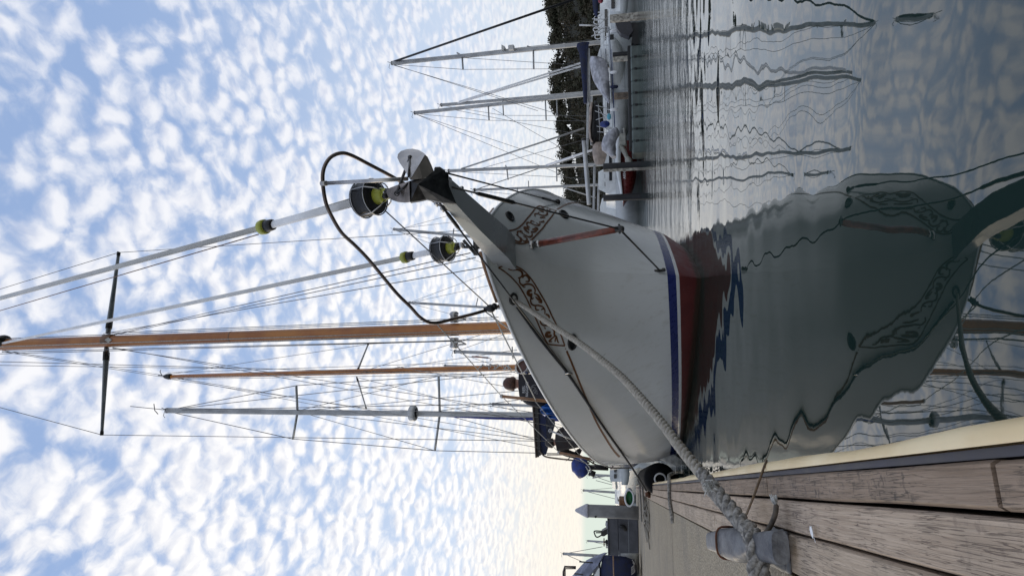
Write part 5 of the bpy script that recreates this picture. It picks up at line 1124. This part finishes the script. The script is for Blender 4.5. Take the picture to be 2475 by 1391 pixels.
g = MB(); g.prism([P(1454, 1284, BXD+.25), P(1462, 1279, BXD+.25), P(1471, 1275, BXD+.25), P(1471, 1288, BXD+.25), P(1460, 1295, BXD+.25), P(1452, 1294, BXD+.25)], Vector((0, .2, 0))); g.build('frame', M_DARK, hv_)
g = MB(); g.prism([P(1464, 1262, BXD+.2), P(1463, 1268, BXD+.2), P(1468, 1276, BXD+.2), P(1471, 1275, BXD+.2), P(1471, 1264, BXD+.2)], Vector((0, .2, 0))); g.build('folded_cloth', M_TARPG, None, 'small pale folded cloth on the storage box by the trolley', 'cloth')
hw_ = thing('valve_wheel', P(1470, 1309, BXD+.3), 'dark handwheel valve standing on the storage box', 'valve')
c = P(1460, 1309, BXD+.3); g = MB(); g.tube([c+Vector((math.cos(t)*.12, math.sin(t)*.12, 0)) for t in (2*math.pi*i/20 for i in range(20))], .018, 6, closed=True); g.tube([c-Vector((.12, 0, 0)), c+Vector((.12, 0, 0))], .012, 5); g.build('wheel', M_TEAK, hw_)
g = MB(); g.lathe(P(1471, 1309, BXD+.3), BZ, [(.05, 0), (.06, .03), (.09, .06), (.06, .1), (.025, .12), (.02, .16)], 10); g.build('body', M_BLACK, hw_)
g = MB(); g.box(P(1468, 1319, BXD+.3), (.05, .05, .05), None, .01); g.build('tin', M_STEEL, None, 'small metal tin on the storage box beside the handwheel', 'tin')
# covered boat at the left edge
CBD = 17.0
cb = thing('covered_boat', P(1530, 1400, CBD), 'boat under a grey boom tent and navy side covers at the left edge', 'boat')
g = MB(); rr = []
for y, top_, lo in ((1334, 1461, 1466), (1340, 1443, 1458), (1352, 1418, 1452), (1366, 1404, 1444), (1382, 1390, 1430), (1400, 1375, 1416), (1430, 1350, 1400)): rr.append([P(lo, y, CBD), P(lerp(top_, lo, .45), y, CBD+.12), P(top_, y, CBD+.6), P(lerp(top_, lo, .45), y, CBD+1.4), P(lo+4, y, CBD+1.6)])
g.loft(rr, closed=False); g.build('boom_tent', mat('slate_blue_tent_cloth', (.22, .24, .32), .7, var=.2, scale=4, bump=.02), cb, recalc=False)
g = MB(); rr = []
for y, a, b in ((1341, 1462, 1490), (1344, 1458, 1512), (1352, 1455, 1533), (1366, 1452, 1538), (1382, 1450, 1539), (1400, 1449, 1540), (1440, 1447, 1541)): rr.append([P(b, y, CBD-.1), P(lerp(a, b, .5), y, CBD-.25+.04*math.sin(y)), P(a, y, CBD+.05), P(a, y, CBD+1.5), P(b, y, CBD+1.6)])
g.loft(rr); g.build('side_cover', M_NAVY, cb)
g = MB(); g.tube([P(1482, 1342, CBD-.33), P(1485, 1440, CBD-.38)], .02, 6); g.build('cover_strap', mat('tan_strap', (.30, .2, .13), .8), cb)
g = MB(); g.tube([P(1400, 1356, CBD+.1), P(1452, 1360, CBD+.1)], .018, 6); g.tube([P(1388, 1385, CBD+.1), P(1440, 1390, CBD+.1)], .018, 6); g.build('tent_pole', M_DARK, cb)
g = MB(); g.tube([P(1392, 1369, CBD+.8), P(1365, 1368, CBD+.8), P(1362, 1380, CBD+.8), P(1362, 1430, CBD+.8)], .03, 7); g.tube([P(1366, 1372, CBD+.8), P(1366, 1430, CBD+.8)], .018, 6); g.tube([P(1392, 1373, CBD+.8), P(1367, 1373, CBD+.8)], .015, 5); g.build('gantry_frame', M_DSTEEL, cb)
g = MB(); g.prism([P(1432, 1398, CBD), P(1446, 1372, CBD), P(1449, 1372, CBD), P(1449, 1430, CBD)], Vector((0, .8, 0))); g.build('white_coaming', M_HULLW, cb)
g = MB(); rr = []
for y in (1336, 1350, 1390, 1440): rr.append([P(1500, y, CBD+.1), P(1536, y, CBD+.2), P(1545, y, CBD+.6), P(1545, y, CBD+1.4), P(1500, y, CBD+1.8)])
g.loft(rr); g.build('hull', M_HULLW, cb)
g = MB()
for k in range(4):
    q = [P(1528+2*k, 1352+6*k, CBD-.5), P(1534, 1362+6*k, CBD-.5), P(1526, 1372+5*k, CBD-.5)]; g.tube(sub(q, 4), .016, 5)
g.build('lashing_rope', M_ROPEG, cb)
# distant yachts over the dock
yacht('distant sailing yacht with a leaning mast behind the covered boat', (1362, 1337), (1412, 1340), 45, -60, 8, 2.5, 1.0, M_HULLG, .10, stays=(((1363, 1337), (1412, 1358), .02, M_WIRE), ((1363, 1337), (1456, 1320), .02, M_WIRE)), boom=False)
yacht('distant sailing yacht whose thin mast rises over the storage box', (1421, 1306), (1500, 1311), 60, -60, 8, 2.5, 1.0, M_HULLW, .09, stays=(((1421, 1306), (1480, 1318), .02, M_WIRE),), boom=False)
yacht('distant sailing yacht between the pile and the ketch with a bare thin mast', (1411, 1184), (1500, 1190), 48, -50, 9, 2.7, 1.1, M_HULLG, .085, stays=(((1412, 1185), (1500, 1208), .02, M_WIRE), ((1412, 1184), (1500, 1176), .015, M_WIRE)), boom=False)
yacht('distant sailing yacht close beside the ketch\'s stern with crossed rigging', (1424, 1146), (1500, 1150), 40, -30, 9, 2.7, 1.1, M_HULLW, .07, stays=(((1425, 1146), (1500, 1172), .018, M_WIRE), ((1440, 1160), (1500, 1176), .018, M_WIRE), ((1432, 1154), (1488, 1145), .05, M_MASTA)), boom=True)
house('motor_cruiser', 'pale grey slab-sided cruiser just beyond the ketch\'s stern', 1126, 1163, 1474, 1503, 30, M_HULLG, (1135, 1150), 1)
house('motor_cruiser', 'white cabin cruiser far off beyond the green dinghy', 1166, 1206, 1493, 1507, 44, M_HULLW, (1178, 1194), 1)
gd = thing('rowing_dinghy', P(1531, 1202, 19.5), 'small white-rimmed dinghy with a green inside stored upright by the pile', 'dinghy')
g = MB(); cg = P(1521, 1202, 19.5); aG, bG = 20/1525*19.5, 10.5/1525*19.5
def eg(s, dy): return [cg+Vector((-math.cos(t)*aG*s, dy, math.sin(t)*bG*s*(1.0))) for t in (2*math.pi*i/28 for i in range(28))]
g.loft([eg(.99, .0), eg(1.04, .03), eg(.95, .25), eg(.6, .42)], cap=False); g.add(eg(.6, .42), [tuple(range(28))], False); g.build('hull', M_HULLW, gd)
g = MB(); g.add(eg(.9, -.004)+eg(.6, .12), [(i, (i+1) % 28, 28+(i+1) % 28, 28+i) for i in range(28)]+[tuple(range(28, 56))], True); g.build('inside', mat('emerald_paint', (.02, .20, .06), .4, var=.3, scale=4), gd)
g = MB(); g.tube(eg(.96, -.012), .03, 6, closed=True); g.build('rim', M_SAIL, gd)
g = MB(); g.box(P(1507, 1213, 20.5), (.14, .2, .14), None, .02); g.build('crate', mat('brown_timber_crate', (.28, .14, .07), .7, var=.2), None, 'small brown crate between the green dinghy and the pile', 'crate')
# ================================================================ PEOPLE
M_SKIN = mat('skin', (.33, .17, .12), .5, var=.08, scale=20)
M_JACK = mat('black_jacket', (.016, .014, .018), .75, var=.25, scale=9, bump=.003)
M_HAIR = mat('brown_hair', (.085, .034, .02), .6, var=.3, scale=40)
M_TROU = mat('dark_trousers', (.03, .03, .035), .8, var=.2)
M_BROWN = mat('dark_brown_jacket', (.022, .014, .013), .8, var=.25, scale=9)
def skin_fig(name, joints, bones, mt, parent, levels=1):
    """joints: name -> (Vector, radius)"""
    import bmesh
    root = parent
    while root.parent is not None: root = root.parent
    org = Vector(root['_o']); bm = bmesh.new(); ly = bm.verts.layers.skin.verify(); vv = {}
    first = True
    for k, (q, r_) in joints.items():
        v = bm.verts.new(q-org); v[ly].radius = (r_, r_) if not isinstance(r_, tuple) else r_; v[ly].use_root = first; first = False; vv[k] = v
    for a, b in bones: bm.edges.new((vv[a], vv[b]))
    me = bpy.data.meshes.new(name); bm.to_mesh(me); bm.free(); me.materials.append(mt)
    o = bpy.data.objects.new(name, me); COL.objects.link(o); o.parent = parent
    md = o.modifiers.new('skin', 'SKIN'); md.use_smooth_shade = True; ss_ = o.modifiers.new('sub', 'SUBSURF'); ss_.levels = levels; ss_.render_levels = levels+1
    return o
def person(label, base, hd, scale, pose, jacket, hair, withtext=False, lean=(0, 0)):
    """hd: facing direction (horizontal); kneeling figure"""
    rt = Vector((hd.y, -hd.x, 0)); th = thing('person', base, label, 'person')
    def q(f_, r_, u_): return base + (hd*f_ + rt*r_ + BZ*u_)*scale
    J = {'pelvis': (q(0, 0, .50), .12), 'waist': (q(lean[0]*.3, lean[1]*.3, .66), .115), 'chest': (q(lean[0]*.65, lean[1]*.65, .86), .135), 'neckb': (q(lean[0]*.95, lean[1]*.95, 1.045), .066), 'neck': (q(lean[0]*1.05, lean[1]*1.05, 1.10), .054), 'jaw': (q(lean[0]*1.15+.03, lean[1]*1.15, 1.145), .070), 'head': (q(lean[0]*1.2+.015, lean[1]*1.25, 1.205), .083), 'crown': (q(lean[0]*1.22, lean[1]*1.3, 1.265), .06)}
    Bn = [('pelvis', 'waist'), ('waist', 'chest'), ('chest', 'neckb'), ('neckb', 'neck'), ('neck', 'jaw'), ('jaw', 'head'), ('head', 'crown')]
    for s_, nm in ((1, 'r'), (-1, 'l')):
        l1 = lean[1]; l0 = lean[0]
        J['sh'+nm] = (q(l0*.9, s_*.19+l1*.9, 1.0), .07); J['el'+nm] = (q(l0*.8+pose['elf'], s_*.27+l1*.8, .74), .047); J['wr'+nm] = (q(l0*.8+pose['wrf'], s_*.14+l1*.8, .66), .033); J['ha'+nm] = (q(l0*.8+pose['wrf']+.08, s_*.11+l1*.8, .65), .036)
        Bn += [('neckb', 'sh'+nm), ('sh'+nm, 'el'+nm), ('el'+nm, 'wr'+nm), ('wr'+nm, 'ha'+nm)]
        for f in range(4):
            J[f'f{f}a'+nm] = (q(l0*.8+pose['wrf']+.125, s_*(.085+.018*f)+l1*.8, .645-.004*f), .009); J[f'f{f}b'+nm] = (q(l0*.8+pose['wrf']+.165-.006*abs(f-1.5), s_*(.083+.019*f)+l1*.8, .625), .0075)
            Bn += [('ha'+nm, f'f{f}a'+nm), (f'f{f}a'+nm, f'f{f}b'+nm)]
        J['tha'+nm] = (q(l0*.8+pose['wrf']+.10, s_*.06+l1*.8, .66), .010); Bn.append(('ha'+nm, 'tha'+nm))
        J['hip'+nm] = (q(0, s_*.10, .46), .095); J['kn'+nm] = (q(.34 if s_ > 0 else .30, s_*.14, .42 if s_ > 0 else .09), .066); J['an'+nm] = (q(.30 if s_ > 0 else -.12, s_*.14, .08), .046); J['toe'+nm] = (q(.46 if s_ > 0 else -.26, s_*.14, .04), .036)
        Bn += [('pelvis', 'hip'+nm), ('hip'+nm, 'kn'+nm), ('kn'+nm, 'an'+nm), ('an'+nm, 'toe'+nm)]
    SC_ = lambda D_, k: {a: (b[0], (b[1]*k if not isinstance(b[1], tuple) else (b[1][0]*k, b[1][1]*k))*1) for a, b in D_.items()}
    J = {a: (b[0], b[1]*scale) for a, b in J.items()}
    body = skin_fig('body', J, Bn, M_SKIN, th, 1)
    jk = ['chest', 'waist', 'pelvis', 'neckb', 'shr', 'shl', 'elr', 'ell', 'wrr', 'wrl', 'hipr', 'hipl']
    JJ = {}
    for k in jk:
        rad = J[k][1]*(1.16 if k not in ('neckb', 'hipr', 'hipl') else 1.05)+.012
        if k in ('chest', 'waist', 'pelvis'): rad = (rad*1.5, rad*1.0)
        JJ[k] = (J[k][0], rad)
    skin_fig('jacket', JJ, [('pelvis', 'waist'), ('waist', 'chest'), ('chest', 'neckb'), ('neckb', 'shr'), ('neckb', 'shl'), ('shr', 'elr'), ('shl', 'ell'), ('elr', 'wrr'), ('ell', 'wrl'), ('pelvis', 'hipr'), ('pelvis', 'hipl')], jacket, body)
    skin_fig('trousers', {k: (J[k][0], J[k][1]*1.15+.01) for k in ('pelvis', 'hipr', 'hipl', 'knr', 'knl', 'anr', 'anl')}, [('pelvis', 'hipr'), ('pelvis', 'hipl'), ('hipr', 'knr'), ('hipl', 'knl'), ('knr', 'anr'), ('knl', 'anl')], M_TROU, body)
    hc = J['head'][0]; g_ = MB()
    def cap(c, r_):
        n_ = 12; vs = []; fs = []
        for i in range(n_+1):
            t = math.pi*.74*i/n_
            for j in range(20):
                p_ = 2*math.pi*j/20; tt = t*(1.0 if math.cos(p_) < .2 else .62); rr_ = r_*(1+.025*math.sin(7*p_)*math.sin(5*t))
                vs.append(c+(-hd*math.sin(tt)*-math.cos(p_)*1.12 + rt*math.sin(tt)*math.sin(p_)*.96)*rr_ + BZ*math.cos(tt)*rr_*1.12)
        for i in range(n_):
            for j in range(20): fs.append((i*20+j, i*20+(j+1) % 20, (i+1)*20+(j+1) % 20, (i+1)*20+j))
        g_.add(vs, fs)
    cap(hc+BZ*.012*scale, .094*scale); g_.build('hair', hair, body)
    for s_ in (1, -1):
        g_ = MB(); g_.ball(hc+rt*s_*.084*scale-BZ*.015*scale, .024*scale, 6, (.5, .8, 1.2)); g_.build('ear', M_SKIN, body)
    g_ = MB(); g_.ball(hc+hd*.095*scale-BZ*.02*scale, .016*scale, 5, (.8, .8, 1.4)); g_.build('nose', M_SKIN, body)
    for s_ in (1, -1):
        g_ = MB(); g_.ball(hc+hd*.08*scale+rt*s_*.03*scale+BZ*.005*scale, .012*scale, 5); g_.build('eye', mat('eye_white', (.5, .48, .45), .3), body)
    g_ = MB(); g_.ball(hc+hd*.088*scale-BZ*.06*scale, .02*scale, 5, (1, 1, .35)); g_.build('mouth', mat('lips', (.25, .09, .08), .5), body)
    return th, body, J, rt, q
P1D = 8.75
hp1 = P(1234, 931, P1D); sc1 = 1.06
b1 = Vector((hp1.x, hp1.y, hp1.z-1.205*sc1))
hd1 = (Vector((hp1.x, hp1.y, 0))).normalized()
p1, body1, J1, rt1, q1 = person('person kneeling on deck, seen from behind, in a black jacket with white lettering', b1, hd1, sc1, {'elf': .10, 'wrf': .32}, M_JACK, M_HAIR, lean=(.05, .02))
jb = None
bk = J1['chest'][0]-hd1*.165*sc1
M_LET = mat('white_print', (.62, .62, .62), .7, var=.05)
text_mesh('REEL', .05, 'jacket_lettering', M_LET, body1, P(1268.5, 940, P1D-.22), rt1, BZ, .003); text_mesh('RIGGING', .05, 'jacket_lettering', M_LET, body1, P(1276.5, 940, P1D-.225), rt1, BZ, .003)
g = MB()
for pts_ in ([(1279, 936), (1286, 930), (1294, 930)], [(1281, 944), (1284, 934), (1292, 938)], [(1283, 948), (1290, 940), (1296, 946)], [(1288, 950), (1292, 944), (1297, 952)], [(1294, 952), (1290, 946)]):
    g.tube(sub([P(a+3, b, P1D-.225) for a, b in pts_], 4), .004, 4)
g.build('jacket_emblem', mat('grey_print', (.2, .2, .2), .7), body1)
P2D = 11.2
hp2 = P(1330, 1066, P2D); sc2 = .92
b2 = Vector((hp2.x+.13, hp2.y, hp2.z-1.205*sc2)); hd2 = Vector((-.35, .94, 0)).normalized()
person('person in a dark brown jacket leaning over near the ketch\'s stern', b2, hd2, sc2, {'elf': .18, 'wrf': .38}, M_BROWN, mat('near_black_hair', (.02, .012, .01), .6), lean=(.12, -.12))
